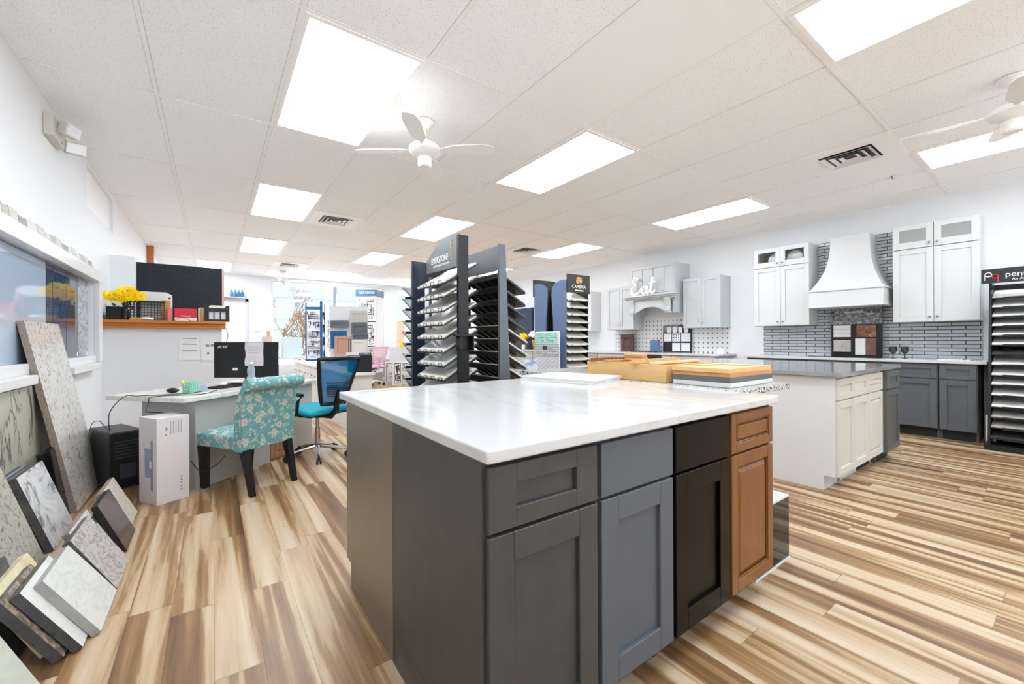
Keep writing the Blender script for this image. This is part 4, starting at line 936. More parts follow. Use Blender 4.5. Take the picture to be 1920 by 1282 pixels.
# ------------------------------------------------------------------ desk corner
a_ = math.radians(41.3)
DX, DY = -.18, 3.92
t = thing('office_desk', 'pale laminate desk with grey front set at an angle', 'desk', (DX, DY, 0), a_)
MB().box(0, 0, .705, 1.52, .80, .742).build('desktop', M_MARBLE, t, .004)
MB().box(.13, .05, 0, .88, .07, .703).build('modesty_panel', mat('desk_grey', (.70, .695, .68), .5), t)
MB().box(.13, .07, 0, .15, .60, .703).build('side_panel', mat('desk_blue_grey', (.68, .69, .70), .5), t)
MB().box(1.15, .05, 0, 1.47, .60, .703).build('pedestal', mat('desk_pale', (.80, .795, .78), .5), t)
o = MB().box(.885, .07, 0, 1.145, .60, .703).build('pedestal', wood('desk_brown', (.60, .44, .32), (.68, .51, .38), .4), t)
f1 = front(o, 'drawer', .89, 1.14, .45, .69, 'raised', wood('desk_brown', 0, 0), .05, yoff=.07); f2 = front(o, 'door', .89, 1.14, .02, .44, 'raised', wood('desk_brown', 0, 0), .05, yoff=.07)
def dpt(u, v, z=.743): return (DX+u*math.cos(a_)-v*math.sin(a_), DY+u*math.sin(a_)+v*math.cos(a_), z)
# monitor, back to us
t = thing('computer_monitor', 'black computer monitor seen from behind on the angled desk', 'monitor', (.27, 4.93, .743), -YAW)
MB().box(-.325, 0, .055, .325, .03, .42).build('screen_housing', mat('monitor_black', (.055, .06, .075), .45), t, .006)
MB().box(-.03, .03, .02, .03, .055, .20).build('stand_neck', M_BLACK, t, .003); MB().prism([(-.15, -.06), (.15, -.06), (.12, .14), (-.12, .14)], 'z', 0, .012).build('stand_base', M_BLACKG, t, .003)
text('acer', .052, M_WHITEPR, t, (-.235, -.001, .375), (PI/2, 0, 0), shear=.3, sx=1.15)
MB().box(-.13, -.001, .13, -.08, 0, .155).build('spec_label', M_PAPER, t)
t = thing('paper_note', 'handwritten paper note taped over the back of the monitor', 'paper', (.27, 4.93, .743), -YAW)
n_ = MB()
for i in range(8):
    z0 = .175+i*.03; y0 = -.006-.004*math.sin(i); y1 = -.006-.004*math.sin(i+1)
    n_.hexa([(.0-.004*math.sin(i*1.3), y0, z0), (.185+.004*math.sin(i), y0, z0), (.185+.004*math.sin(i+1), y1, z0+.03), (-.004*math.sin((i+1)*1.3), y1, z0+.03)], [(.0-.004*math.sin(i*1.3), y0+.001, z0), (.185+.004*math.sin(i), y0+.001, z0), (.185+.004*math.sin(i+1), y1+.001, z0+.03), (-.004*math.sin((i+1)*1.3), y1+.001, z0+.03)])
n_.build('sheet', mat('note_paper', (.86, .84, .85), .8), t); w2 = MB()
for i in range(9): 
    if i != 4: w2.box(.03, -.0125, .20+i*.022, .03+.10+.02*math.sin(i*3), -.0118, .2035+i*.022)
w2.build('handwriting', mat('pink_ink', (.80, .66, .68), .8), t)
t = thing('tape_dispenser', 'clear plastic bottle in front of the monitor note', 'bottle', (.295, 4.56, .743))
MB().lathe([(.035, 0), (.037, .01), (.037, .08), (.030, .11), (.034, .13), (.032, .17), (.014, .20), (.014, .215)], n=20).build('bottle_body', mat('clear_plastic', (.86, .90, .96), .05, trans=.6), t, smooth=True)
MB().cyl((0, 0, .212), (0, 0, .232), .016, n=16).build('bottle_cap', M_WHITEP, t, smooth=True); MB().cyl((0, 0, .045), (0, 0, .085), .0378, n=20).build('bottle_label', mat('blue_label', (.62, .70, .84), .5), t, smooth=True)
t.name = 'water_bottle'
t = thing('keyboard', 'black keyboard lying flat in front of the monitor', 'keyboard', dpt(.52, .26), a_)
MB().box(0, 0, 0, .36, .13, .014).build('case', M_BLACK, t, .004)
kk = MB()
for i in range(14):
    for j in range(5): kk.box(.012+i*.0243, .01+j*.0235, .014, .032+i*.0243, .029+j*.0235, .019)
o = kk.build('keys', M_BLACK, t); o['kind'] = 'stuff'
tag(MB().ball((0, 0, 0), .05, 8, (.62, 1.05, .42)).build('computer_mouse', M_BLACK, None, smooth=True), 'black mouse beside the mint pen basket', 'mouse').location = dpt(.24, .42, .763)
bpy.data.objects['computer_mouse'].rotation_euler = (0, 0, .9)
t = thing('pen_basket', 'mint green plastic basket on the desk corner', 'basket', dpt(.27, .27), a_+.1)
b = MB()
for (x0, y0, x1, y1) in ((-.04, -.035, .04, -.032), (-.04, .032, .04, .035)):
    for j in range(5): b.box(x0, y0, .002+j*.018, x1, y1, .013+j*.018)
    for i in range(5): b.box(-.04+i*.019, y0, 0, -.034+i*.019, y1, .085)
for x0 in (-.04, .037):
    for j in range(5): b.box(x0, -.032, .002+j*.018, x0+.003, .032, .013+j*.018)
    for i in range(4): b.box(x0, -.032+i*.019, 0, x0+.003, -.026+i*.019, .085)
b.box(-.037, -.032, 0, .037, .032, .003).build('basket_body', M_MINT, t); MB().box(-.043, -.038, .085, .043, .038, .09).build('rim', M_MINT, t) if False else None
MB().box(-.042, -.037, .084, .042, -.031, .091).box(-.042, .031, .084, .042, .037, .091).box(-.042, -.031, .084, -.036, .031, .091).box(.036, -.031, .084, .042, .031, .091).build('rim', M_MINT, t)
tag(MB().tube([dpt(.24, .28, .80), dpt(.21, .29, .855)], .006, 8).build('marker_pen', M_YELLOW), 'yellow marker sticking out of the mint basket', 'pen')
tag(MB().prism([(0, 0), (.07, 0), (.05, .055), (.01, .055)], 'y', 0, .05).build('card_holder', mat('card_grey', (.66, .72, .80), .4)), 'grey business card holder right of the mint basket', 'card holder').location = dpt(.34, .27)
def cable(pts, lab, r=.003):
    P = [Vector(p) for p in pts]; out = []
    for i in range(len(P)-1):
        p0, p1, p2, p3 = P[max(i-1, 0)], P[i], P[i+1], P[min(i+2, len(P)-1)]
        for q in range(8):
            u = q/8.; out.append(.5*((2*p1)+(p2-p0)*u+(2*p0-5*p1+4*p2-p3)*u*u+(3*p1-p0-3*p2+p3)*u**3))
    out.append(P[-1]); tag(MB().tube(out, r, 6).build('cable', M_BLACK, None, smooth=True), lab, 'cable')
cable([dpt(.50, .36, .746), dpt(.25, .22, .746), dpt(.02, .45, .746), dpt(-.012, .58, .74), (-.66, 4.38, .62), (-.68, 4.50, .454)], 'black cable running from the desktop down to the computer tower')
cable([dpt(.45, .20, .746), dpt(.2, .08, .746), dpt(.0, .30, .746), dpt(-.012, .33, .70), dpt(-.05, .30, .64), (-.32, 4.08, .626)], 'black cable dropping off the desk behind the carton')
cable([(-.72, 4.66, .454), (-.76, 4.70, .50), (-.78, 4.74, .51), (-.84, 4.80, .46), (-.9, 4.95, .1), (-.9, 5.0, .01)], 'short black cable arching on top of the computer tower')
cable([(-.14, 3.97, .25), (-.08, 3.93, .17), (.02, 3.98, .19), (.08, 4.06, .24)], 'black cable hanging between carton and floral chair')
# computer tower
t = thing('computer_tower', 'black computer tower with a glass side on the floor by the left wall', 'computer', (-.66, 4.36, 0), math.radians(57.7))
t.rotation_euler = (0, 0, math.radians(25))
MB().box(-.0, 0, .02, .22, .45, .45).build('case', mat('case_black', (.07, .07, .075), .35), t, .006)
MB().box(.22, .03, .05, .224, .42, .42).build('side_glass', M_BLACKG, t)
MB().box(.01, .01, .45, .21, .44, .456).build('top_grille', mat('case_grille', (.22, .24, .27), .4), t)
b = MB()
for i in range(6): b.box(.03, -.003, .25+i*.025, .19, 0, .258+i*.025)
b.box(.06, -.004, .09, .16, 0, .20); b.build('front_mesh', mat('case_grille', 0), t)
for fx_, fy_ in ((.02, .02), (.18, .02), (.02, .41), (.18, .41)): MB().box(fx_, fy_, 0, fx_+.02, fy_+.02, .02).build('foot', M_BLACK, t)
# carton
t = thing('carton', 'pale pinkish printer carton standing beside the desk', 'carton', (-.33, 3.80, 0), math.radians(30))
MB().box(0, 0, 0, .21, .235, .62).build('box_body', M_BOXP, t, .003)
MB().box(-.0012, .05, .10, 0, .075, .46).build('printed_picture', mat('picture_grey', (.56, .57, .60), .5), t)
MB().box(-.001, .075, .19, -.0002, .155, .40).build('printed_tray', mat('picture_lilac', (.60, .62, .74), .5), t)
MB().box(-.0022, .068, .26, -.0005, .09, .31).build('printed_sheet', M_PAPER, t)
q = MB()
for i in range(5): q.box(.15, -.0008, .07+i*.024, .162, 0, .08+i*.024)
for i in range(5): q.box(.085+i*.017, -.0008, .50, .089+i*.017, 0, .59)
q.box(.055, -.0008, .53, .066, 0, .55).box(.055, -.0008, .49, .062, 0, .50); q.build('printed_marks', M_LABEL, t)

# floral slipper chair
t = thing('dining_chair', 'teal floral upholstered chair with rolled back and black legs', 'chair', (.245, 3.945, 0), math.radians(34))
# seat
def cushion(x0, x1, y0, y1, z0, z1, nx=8, ny=8, crown=.02):
    b = MB(); vs = []; 
    for j in range(ny+1):
        for i in range(nx+1):
            u, v = i/nx, j/ny; e = (1-(2*u-1)**6)*(1-(2*v-1)**6); vs.append((x0+(x1-x0)*u, y0+(y1-y0)*v, z1-crown+crown*e))
    n0 = len(vs)
    for j in range(ny+1):
        for i in range(nx+1): vs.append((x0+(x1-x0)*i/nx, y0+(y1-y0)*j/ny, z0))
    fs = []; W = nx+1
    for j in range(ny):
        for i in range(nx):
            a = j*W+i; fs += [(a, a+1, a+W+1, a+W), (n0+a, n0+a+W, n0+a+W+1, n0+a+1)]
    for i in range(nx): fs += [(i, n0+i, n0+i+1, i+1), (ny*W+i, ny*W+i+1, n0+ny*W+i+1, n0+ny*W+i)]
    for j in range(ny): fs += [(j*W, (j+1)*W, n0+(j+1)*W, n0+j*W), (j*W+nx, n0+j*W+nx, n0+(j+1)*W+nx, (j+1)*W+nx)]
    return b.add(vs, fs)
cushion(-.235, .235, -.20, .30, .345, .475, crown=.03).build('seat', M_FLS, t, .012, True, 3)
# back with scroll: profile in y,z extruded in x with taper
pr = []
outer = [(-.205, .335), (-.225, .45), (-.235, .60), (-.25, .74), (-.27, .815)]
scroll = [(-.29, .85), (-.315, .868)] + [(-.295-.045*math.sin(a), .862-.0+.045*(-1)*math.cos(a)*-1) for a in ()]
cx_, cz_, R_ = -.285, .845, .048
sc = [(cx_+R_*math.cos(math.radians(q)), cz_+R_*math.sin(math.radians(q))) for q in range(-100, -360, -20)][:0]
backline = [(-.205, .335), (-.222, .45), (-.232, .60), (-.243, .72), (-.255, .79)]
roll = [(cx_+R_*math.cos(math.radians(q)), cz_+R_*math.sin(math.radians(q))) for q in range(-70, -330, -20)]
frontline = [(-.205, .78), (-.165, .70), (-.145, .60), (-.135, .48), (-.13, .335)]
b = MB(); poly = backline+roll+frontline
nx = 8
rings = []
for i in range(nx+1):
    u = 2*i/nx-1; x = u
    rings.append([(u*(.235+.012*(z-.34)/.5), y, z) for y, z in poly])
vs = [p for r in rings for p in r]; n = len(poly)
fs = [(i*n+j, i*n+(j+1) % n, (i+1)*n+(j+1) % n, (i+1)*n+j) for i in range(nx) for j in range(n)]+[tuple(range(n)), tuple(range(nx*n, (nx+1)*n))[::-1]]
b.add(vs, fs).build('backrest', M_FLB, t, .004, True, 2)
studs = MB()
for i in range(13):
    z = .37+i*.03
    for sx_ in (-1, 1): studs.ball((sx_*(.2365+.012*(z-.34)/.5), -.205-.02*min(1, (z-.34)/.3), z), .005, 4)
studs.build('nailhead_trim', M_NICKEL, t, smooth=True)
for sx_ in (-1, 1):
    MB().hexa([(sx_*.185-.022, .24, 0), (sx_*.185+.022, .24, 0), (sx_*.185+.022, .284, 0), (sx_*.185-.022, .284, 0)], [(sx_*.20-.03, .225, .345), (sx_*.20+.03, .225, .345), (sx_*.20+.03, .29, .345), (sx_*.20-.03, .29, .345)]).build('leg', M_BLACK, t, .003)
    lg_ = MB(); pts = [(0, -.27, .018), (.12, -.245, .02), (.24, -.215, .024), (.345, -.19, .028)]
    for (za, ya, ra), (zb, yb, rb) in zip(pts[:-1], pts[1:]):
        x0 = sx_*(.19+.0*za)
        lg_.hexa([(x0-ra, ya-ra, za), (x0+ra, ya-ra, za), (x0+ra, ya+ra, za), (x0-ra, ya+ra, za)], [(x0-rb, yb-rb, zb), (x0+rb, yb-rb, zb), (x0+rb, yb+rb, zb), (x0-rb, yb+rb, zb)])
    lg_.build('leg', M_BLACK, t)

# office chair, teal mesh
def office_chair(loc, rz, lab, seatm, meshm, framem, basem, s=1.0):
    t = thing('office_chair', lab, 'chair', loc, rz); t.scale = (s, s, s)
    for i in range(5):
        a = math.radians(18+72*i); c, s_2 = math.cos(a), math.sin(a)
        MB().tube([(.03*c, .03*s_2, .115), (.15*c, .15*s_2, .10), (.285*c, .285*s_2, .075)], [.022, .017, .012], 8).build('base_spoke', basem, t, smooth=True)
        w_ = MB(); q = Vector((.29*c, .29*s_2, .03)); sd = Vector((-s_2, c, 0))
        w_.cyl(q-sd*.024, q-sd*.008, .03, n=14).cyl(q+sd*.008, q+sd*.024, .03, n=14).cyl(q, q+Vector((0, 0, .05)), .010, n=8)
        w_.build('caster', M_BLACK, t, smooth=True)
    MB().cyl((0, 0, .09), (0, 0, .30), .027, n=14).build('gas_cylinder', M_CHROME, t, smooth=True); MB().cyl((0, 0, .30), (0, 0, .42), .018, n=14).build('gas_piston', M_CHROME, t, smooth=True)
    MB().box(-.07, -.10, .41, .07, .10, .445).box(-.20, -.03, .43, -.07, -.01, .44).build('tilt_mechanism', M_BLACK, t, .004)
    cushion(-.25, .25, -.22, .26, .455, .53, crown=.03).build('seat', seatm, t, .02, True, 3); MB().box(-.24, -.21, .445, .24, .25, .456).build('seat_pan', M_BLACK, t, .003)
    # curved back frame
    def bk(u, v):  # u -1..1, v 0..1
        wd = .13+.11*v**.8; z = .56+.44*v; y = -.27-.10*v+.045*u*u
        return Vector((u*wd, y, z))
    fr_ = [bk(-1, i/10) for i in range(11)]+[bk(-1+2*i/8, 1) for i in range(1, 9)]+[bk(1, 1-i/10) for i in range(1, 11)]+[bk(1-2*i/6, 0) for i in range(1, 6)]
    MB().tube(fr_, .019, 8, True).build('back_frame', framem, t, smooth=True)
    m_ = MB(); n1, n2 = 8, 10; vs = [bk(-1+2*i/n1, j/n2) for j in range(n2+1) for i in range(n1+1)]; vs2 = [v+Vector((0, -.003, 0)) for v in vs]
    W = n1+1; fs = [(j*W+i, j*W+i+1, (j+1)*W+i+1, (j+1)*W+i) for j in range(n2) for i in range(n1)]
    m_.add(vs, fs); m_.build('back_mesh', meshm, t, smooth=True)
    MB().tube([(0, -.02, .43), (0, -.20, .43), (0, -.27, .50), (0, -.285, .62), (-0, -.30, .70)], [.03, .03, .028, .025, .015], 8).build('back_support', framem, t, smooth=True)
    lb = MB()
    for i in range(7): lb.tube([bk(-.75+.0*i, .18+i*.05)+Vector((0, -.02, 0)), bk(0, .16+i*.05)+Vector((0, -.035, 0)), bk(.75, .18+i*.05)+Vector((0, -.02, 0))], .004, 6)
    lb.build('lumbar_slats', framem, t, smooth=True)
    for sx_ in (-1, 1):
        MB().tube([(sx_*.22, -.05, .45), (sx_*.275, -.06, .47), (sx_*.285, -.09, .60), (sx_*.275, -.14, .66), (sx_*.27, .12, .672), (sx_*.255, .16, .66)], [.014, .016, .016, .018, .02, .014], 8).build('armrest', framem, t, smooth=True)
    return t
office_chair((.86, 4.46, 0), math.radians(27), 'teal mesh office chair with chrome base behind the island', M_TEALM, M_TEALMESH, M_BLACK, M_CHROME)
office_chair((3.42, 10.75, 0), math.radians(20), 'pink mesh office chair far off near the shop window', M_PINK, M_PINKM, mat('pink_frame', (.86, .74, .80), .4), W_TRIM)

# ------------------------------------------------------------------ things on and above the half wall
for (a, b_, c, d_, lab, tilt) in ((-.335, .945, -.135, 1.235, 'white calendar sheet pinned on the half wall, left one', .02), (-.115, .93, .05, 1.23, 'white notice with small icons pinned right of the calendar sheet', -.05)):
    t = thing('paper_notice', lab, 'paper', (a, 6.212, b_), 0); t.rotation_euler = (0, tilt, 0)
    MB().box(0, 0, 0, c-a, .003, d_-b_).build('sheet', M_PAPER, t); q = MB()
    if tilt > 0:
        for zz in (.11, .19, .26): q.box(.03, -.001, zz, .17, 0, zz+.010)
    else:
        q.box(.05, -.001, .17, .085, 0, .20).box(.10, -.001, .17, .14, 0, .20).cyl((.07, -.001, .09), (.07, 0, .09), .015, n=10)
    q.build('printed_marks', M_LABEL, t)
CZ = 1.4155
t = thing('file_sorter', 'black wire letter sorter at the left end of the oak cap', 'letter sorter', (-.97, 6.22, CZ))
b = MB()
for i in range(6): b.box(0, .02+i*.035, .0, .17, .025+i*.035, .15-.014*i)
for i in range(9): b.box(.004+i*.02, .0, .0, .008+i*.02, .004, .17-.010*i)
b.box(0, 0, 0, .17, .24, .006); b.build('wire_frame', M_BLACK, t)
t = thing('wire_basket', 'black mesh basket full of small things behind the yellow flowers', 'basket', (-.80, 6.28, CZ))
b = MB().box(0, 0, 0, .33, .20, .006)
for i in range(12): b.box(i*.0295, 0, 0, .005+i*.0295, .004, .225).box(i*.0295, .196, 0, .005+i*.0295, .20, .225)
for j in range(8): b.box(0, -.001, j*.03, .33, .003, j*.03+.006).box(.326, 0, j*.03, .33, .20, j*.03+.006).box(0, 0, j*.03, .004, .20, j*.03+.006)
b.box(-.005, -.005, .22, .335, .205, .232); b.build('mesh_body', M_BLACK, t)
t = thing('flower_vase', 'bunch of yellow flowers standing on the oak-capped half wall', 'flowers', (-.80, 6.205, CZ))
MB().lathe([(.03, 0), (.035, .04), (.03, .12), (.026, .12), (.03, .04), (.005, .01)], n=16).build('vase', M_BLACKG, t, smooth=True)
b = MB()
for i in range(10): b.tube([(0, 0, .08), (.03*math.cos(i), .01*math.sin(i), .18), (-.13+.03*i, -.03+.01*(i % 3), .25)], .004, 5)
b.build('stems', M_LEAF, t); b = MB()
for i in range(14):
    an = i*2.4; p0 = Vector((-.05+.014*i-.04, -.02, .14+.01*(i % 4))); d = Vector((math.cos(an)*.05, -.02, .05*math.sin(an))); s3 = Vector((0.008, 0, .012)); b.hexa([p0, p0+d*.5+s3, p0+d, p0+d*.5-s3], [v+Vector((0, .001, 0)) for v in (p0, p0+d*.5+s3, p0+d, p0+d*.5-s3)])
b.build('leaves', mat('dark_leaf', (.12, .16, .12), .6), t)
for i, (a, c, r) in enumerate(((-.13, .255, .075), (-.075, .27, .075), (-.02, .30, .08), (.035, .315, .075), (.09, .27, .075), (.04, .25, .07), (-.04, .235, .07), (.135, .26, .06))): flower_head(t, (a, -.05-.01*(i % 2), c), r, M_YELLOW, M_ORANGEF, 12, 3, i)
t = thing('storage_box', 'white archive box on the half wall behind the flowers', 'box', (-.70, 6.30, CZ))
MB().prism([(0, 0), (0, .35), (.235, .35), (.29, .32), (.29, 0)], 'y', .12, .21).build('box_body', W_TRIM, t, .003)
MB().cyl((.27, .118, .28), (.27, .121, .28), .012, n=10).cyl((.27, .118, .16), (.27, .121, .16), .012, n=10).build('finger_hole', M_PRINTB, t)
tag(MB().box(-.50, 6.34, CZ, -.42, 6.40, CZ+.25).build('cardboard_folder', M_KRAFT), 'brown cardboard folder between basket and white box', 'folder')
tag(MB().box(-.44, 6.26, CZ, -.405, 6.33, CZ+.16).build('red_booklet', mat('red_pale', (.90, .45, .48), .5)), 'narrow red and white booklet right of the cardboard folder', 'booklet')
t = thing('brochure_stack', 'red fronted box of brochures on the half wall', 'brochures', (-.375, 6.28, CZ)); MB().box(0, 0, 0, .215, .10, .155).build('brochures', M_RED, t); MB().box(0, -.002, 0, .215, 0, .045).build('white_band', M_PAPER, t); MB().box(.06, -.003, .06, .15, -.001, .068).build('print_line', M_PAPER, t)
for i in range(5):
    tag(MB().box(0, 0, 0, .010, .14, .165+.004*(i % 3)).build('file_folder', [M_KRAFT, mat('cream_file', (.92, .88, .74), .7)][i % 2], None), 'upright beige folder beside the red brochures, %s' % ('leftmost', 'second', 'middle', 'fourth', 'rightmost')[i], 'folder', 'upright folders beside the red brochures').location = (-.150+i*.0125, 6.27, CZ)
t = thing('magazine_holder', 'black open-slot magazine holder at the right end of the oak cap', 'magazine holder', (-.085, 6.17, CZ-.012))
t.location = (-.08, 6.16, CZ)
b = MB().box(0, 0, 0, .255, .006, .025).box(0, 0, .12, .255, .006, .165).box(0, 0, .025, .03, .006, .12).box(.225, 0, .025, .255, .006, .12)
for i in (1, 2): b.box(.03+i*.065-.006, 0, .025, .03+i*.065+.006, .006, .12)
b.prism([(0, .165), (0, .20), (.03, .20), (.05, .165)], 'y', 0, .006).prism([(.205, .165), (.225, .20), (.255, .20), (.255, .165)], 'y', 0, .006)
b.box(0, .006, 0, .255, .16, .006).box(0, .154, .006, .255, .16, .20)
b.build('holder_body', M_BLACK, t); t.location = (-.085, 6.165, CZ); 
tag(MB().box(-.04, 6.19, CZ+.007, .13, 6.20, CZ+.19).build('magazine', M_PAPER), 'white magazine in the black slotted holder', 'magazine'); tag(MB().box(-.03, 6.21, CZ+.007, .12, 6.22, CZ+.20).build('notebook', mat('lime_paper', (.90, .93, .55), .6)), 'yellow green notebook in the black slotted holder', 'notebook')
tag(MB().ball((-.615, 6.17, CZ+.018), .06, 8, (1, .6, .3)).build('computer_mouse', M_WHITEP, None, smooth=True), 'white mouse lying on the oak cap', 'mouse')
tag(MB().box(-.76, 6.15, CZ, -.66, 6.20, CZ+.03).build('tape_dispenser', M_KRAFT, None, .004), 'beige tape dispenser on the oak cap left of the white mouse', 'tape dispenser')
cable([(-.37, 6.20, CZ+.004), (-.33, 6.17, CZ+.03), (-.28, 6.16, CZ+.035), (-.22, 6.17, CZ+.004), (-.15, 6.18, CZ+.004)], 'thin black cable looped on the oak cap before the red brochures')
cable([(.135, 6.16, 1.33), (.15, 6.15, 1.25), (.14, 6.17, 1.18), (.10, 6.2, 1.0)], 'thin white cable hanging from the oak cap end', .003); bpy.data.objects[-1] if False else None
# thermostat and signs on the back wall
tag(MB().box(.92, YB-.03, 1.44, 1.06, YB, 1.60).box(.96, YB-.032, 1.52, 1.02, YB-.03, 1.54).build('thermostat', M_WHITEP, None, .004), 'small white thermostat on the back wall right of the door', 'thermostat')
tag(MB().box(1.22, YB-.06, 1.2, 1.28, YB, 1.44).build('door_closer', M_KRAFT, None), 'small tan box at the left edge of the shop window', 'box')
t = thing('wall_shelf', 'small shelf with blue bottles above the back wall door', 'shelf', (.08, YB-.20, 2.31)); MB().box(0, 0, 0, .62, .2, .02).build('shelf_board', W_TRIM, t)
for i in range(4): tag(MB().lathe([(.035, 0), (.035, .12), (.015, .16), (.015, .19)], n=12).build('bottle', mat('blue_bottle', (.15, .42, .60), .3), None, smooth=True), 'blue bottle on the small shelf above the back door', 'bottle', 'blue bottles above the back door').location = (.40+.08*i, YB-.1, 2.331)

# ------------------------------------------------------------------ display niche on the left wall
t = thing('sample_display', 'white framed wall display of upright polished stone slabs', 'wall display', (XL, 0, 0))
b = MB().box(0, 3.0, 1.79, .05, 5.95, 1.895).box(0, 5.86, .97, .045, 5.99, 1.79).box(0, 3.0, .96, .015, 5.86, 1.03); b.build('frame', W_TRIM, t, .004)
MB().box(0, 3.0, .90, .012, 5.78, .96).box(0, 4.80, .90, .07, 5.78, .96).box(0, 3.0, .90, .07, 3.93, .96).build('ledge', W_TRIM, t, .006)
cols_ = [(3.05, 3.62, 'pale'), (3.63, 4.58, 'mirror'), (4.59, 4.74, 'c'), (4.75, 5.11, 'a'), (5.12, 5.50, 'b'), (5.51, 5.855, 'd')]
gloss = {'pale': mat('slab_pale', (.84, .86, .88), .06), 'mirror': mat('slab_silver', (.78, .85, .93), .03, .25), 'c': mat('slab_bluegrey', (.36, .42, .52), .05, .5), 'a': stone('slab_blue', [(.4, (.16, .22, .32)), (.6, (.30, .38, .50))], 30, 6, .6, .05), 'b': mat('slab_grey', (.34, .36, .41), .05, .3), 'd': stone('slab_light', [(.4, (.50, .52, .55)), (.6, (.74, .75, .77))], 26, 5, 1, .08)}
for i, (a, b_, kx) in enumerate(cols_):
    tag(MB().box(XL-.065, a, 1.033, XL-.045, b_-.004, 1.785).build('stone_slab', gloss[kx], None), 'upright polished slab in the wall display, %s' % ('pale, nearest the camera', 'broad mirror-like one', 'narrow blue grey one', 'speckled dark blue one', 'plain grey one', 'light veined, at the far end')[i], 'stone slab', 'polished slabs in the wall display')
    if i > 1: tag(MB().box(XL-.0445, b_-.05, 1.04, XL-.044, b_-.018, 1.075).build('price_tag', M_PAPER), 'tiny white tag at the foot of display slab, %s' % ('first', 'second', 'third', 'fourth')[i-2]+' from the left', 'tag', 'white tags on the wall display')
# row of narrow strips on top of the frame
y = 3.2; i = 0; rnd = random.Random(3)
tones = [(.78, .77, .75), (.82, .81, .79), (.70, .69, .67), (.80, .78, .75), (.60, .58, .55), (.84, .83, .81)]
while y < 5.72:
    wd = rnd.choice((.14, .17, .2, .11)); c = tones[rnd.randrange(6)]
    m = stone('strip_%d' % (i % 6), [(.3, tuple(q-.05 for q in tones[i % 6])), (.7, tones[i % 6])], 12, 5, .5, .5, (1, 6, .6))
    o = tag(MB().box(0, 0, 0, .012, wd-.008, .085-.02*((i*5) % 3)/2).build('stone_strip', m, None), 'short grey stone strip on top of the wall display, place %s from the near end' % ('one', 'two', 'three', 'four', 'five', 'six', 'seven', 'eight', 'nine', 'ten', 'eleven', 'twelve', 'thirteen', 'fourteen', 'fifteen', 'sixteen', 'seventeen', 'eighteen', 'nineteen', 'twenty', 'twenty one', 'twenty two', 'twenty three', 'twenty four')[i], 'stone strip', 'stone strips along the top of the wall display')
    o.location = (XL+.014, y, 1.8952); o.rotation_euler = (0, -.12, 0); y += wd; i += 1

# ------------------------------------------------------------------ loose stone slabs on the floor, left
def slab(x, y, L, Wd, lean, th, m, lab, edge=None, rz=0, z0=0, base=None, nm='stone_tile'):
    """face bottom corner near (x,y); extends Wd in +y, leans its top towards -x"""
    mb = MB().box(0, 0, 0, th, Wd, L)          # local: face at x=th, back at x=0
    if edge:
        mb = MB(); mb.add([(0, 0, 0), (th, 0, 0), (th, Wd, 0), (0, Wd, 0), (0, 0, L), (th, 0, L), (th, Wd, L), (0, Wd, L)], [(1, 2, 6, 5)]); mb.cur = 1
        mb.add([(0, 0, 0), (th, 0, 0), (th, Wd, 0), (0, Wd, 0), (0, 0, L), (th, 0, L), (th, Wd, L), (0, Wd, L)], [(0, 3, 2, 1), (4, 5, 6, 7), (0, 1, 5, 4), (2, 3, 7, 6), (3, 0, 4, 7)])
        o = mb.build(nm, [m, edge], None)
        bm = bmesh.new(); bm.from_mesh(o.data); bmesh.ops.remove_doubles(bm, verts=bm.verts, dist=1e-5); bm.to_mesh(o.data); bm.free()
    else: o = mb.build(nm, m, None, .0015, seg=1)
    a = math.radians(lean)
    R = Matrix.Rotation(rz, 4, 'Z') @ Matrix.Rotation(-a, 4, 'Y')
    o.matrix_world = Matrix.Translation((x, y, z0)) @ R @ Matrix.Translation((-th*1.0, 0, 0)) if False else Matrix.Translation((x-th*math.cos(a), y, z0)) @ R
    return tag(o, lab, 'stone sample', 'loose stone samples leaning by the left wall')
E_ = ST['dark']
slab(-.37, 2.27, .30, .335, 32, .03, ST['carrara'], 'white marble tile, frontmost of the leaning pile on the floor', stone('edge_lightgrey', [(.3, (.60, .60, .59)), (.7, (.70, .70, .69))], 20, 5, .3, .6))
slab(-.408, 2.195, .305, .32, 31.5, .03, ST['carrara2'], 'white marble tile just behind the frontmost one', E_)
slab(-.452, 2.165, .30, .30, 31, .032, ST['gold'], 'brown and gold veined tile behind the two white marble tiles', E_)
slab(-.50, 2.23, .31, .33, 27, .03, ST['yellow'], 'cream yellow topped tile at the back of the near pile', ST['yellow'])
slab(-.59, 2.215, .33, .25, 15, .03, ST['dark'], 'dark grey narrow tile standing steeply behind the near pile', E_)
slab(-.37, 2.615, .31, .33, 30, .03, ST['swirl'], 'grey swirled granite tile in the middle of the floor pile', E_)
slab(-.418, 2.74, .30, .33, 27, .028, ST['sand'], 'sand coloured tile peeking above the swirled granite tile', ST['edge'])
slab(-.395, 3.07, .30, .31, 23, .03, ST['brown'], 'polished dark brown tile at the right of the floor pile', M_PRINTB)
slab(-.437, 3.02, .25, .30, 22, .03, ST['dark'], 'dark tile top visible left of the polished brown tile', ST['sand'])
slab(-.425, 3.36, .285, .37, 25, .03, ST['sand'], 'sand coloured tile standing behind the polished brown tile', ST['edge'])
slab(-.73, 3.32, .45, .41, 18, .035, ST['delicatus'], 'white marble piece with dark grey patches leaning on the left', E_)
slab(-.772, 3.29, .44, .42, 17.5, .032, ST['gold'], 'dark streaked slab right behind the patched marble piece', E_)
slab(-.808, 3.27, .44, .42, 17, .03, mat('blue_grey_top', (.55, .60, .70), .2), 'blue grey topped slab behind the dark streaked one', E_)
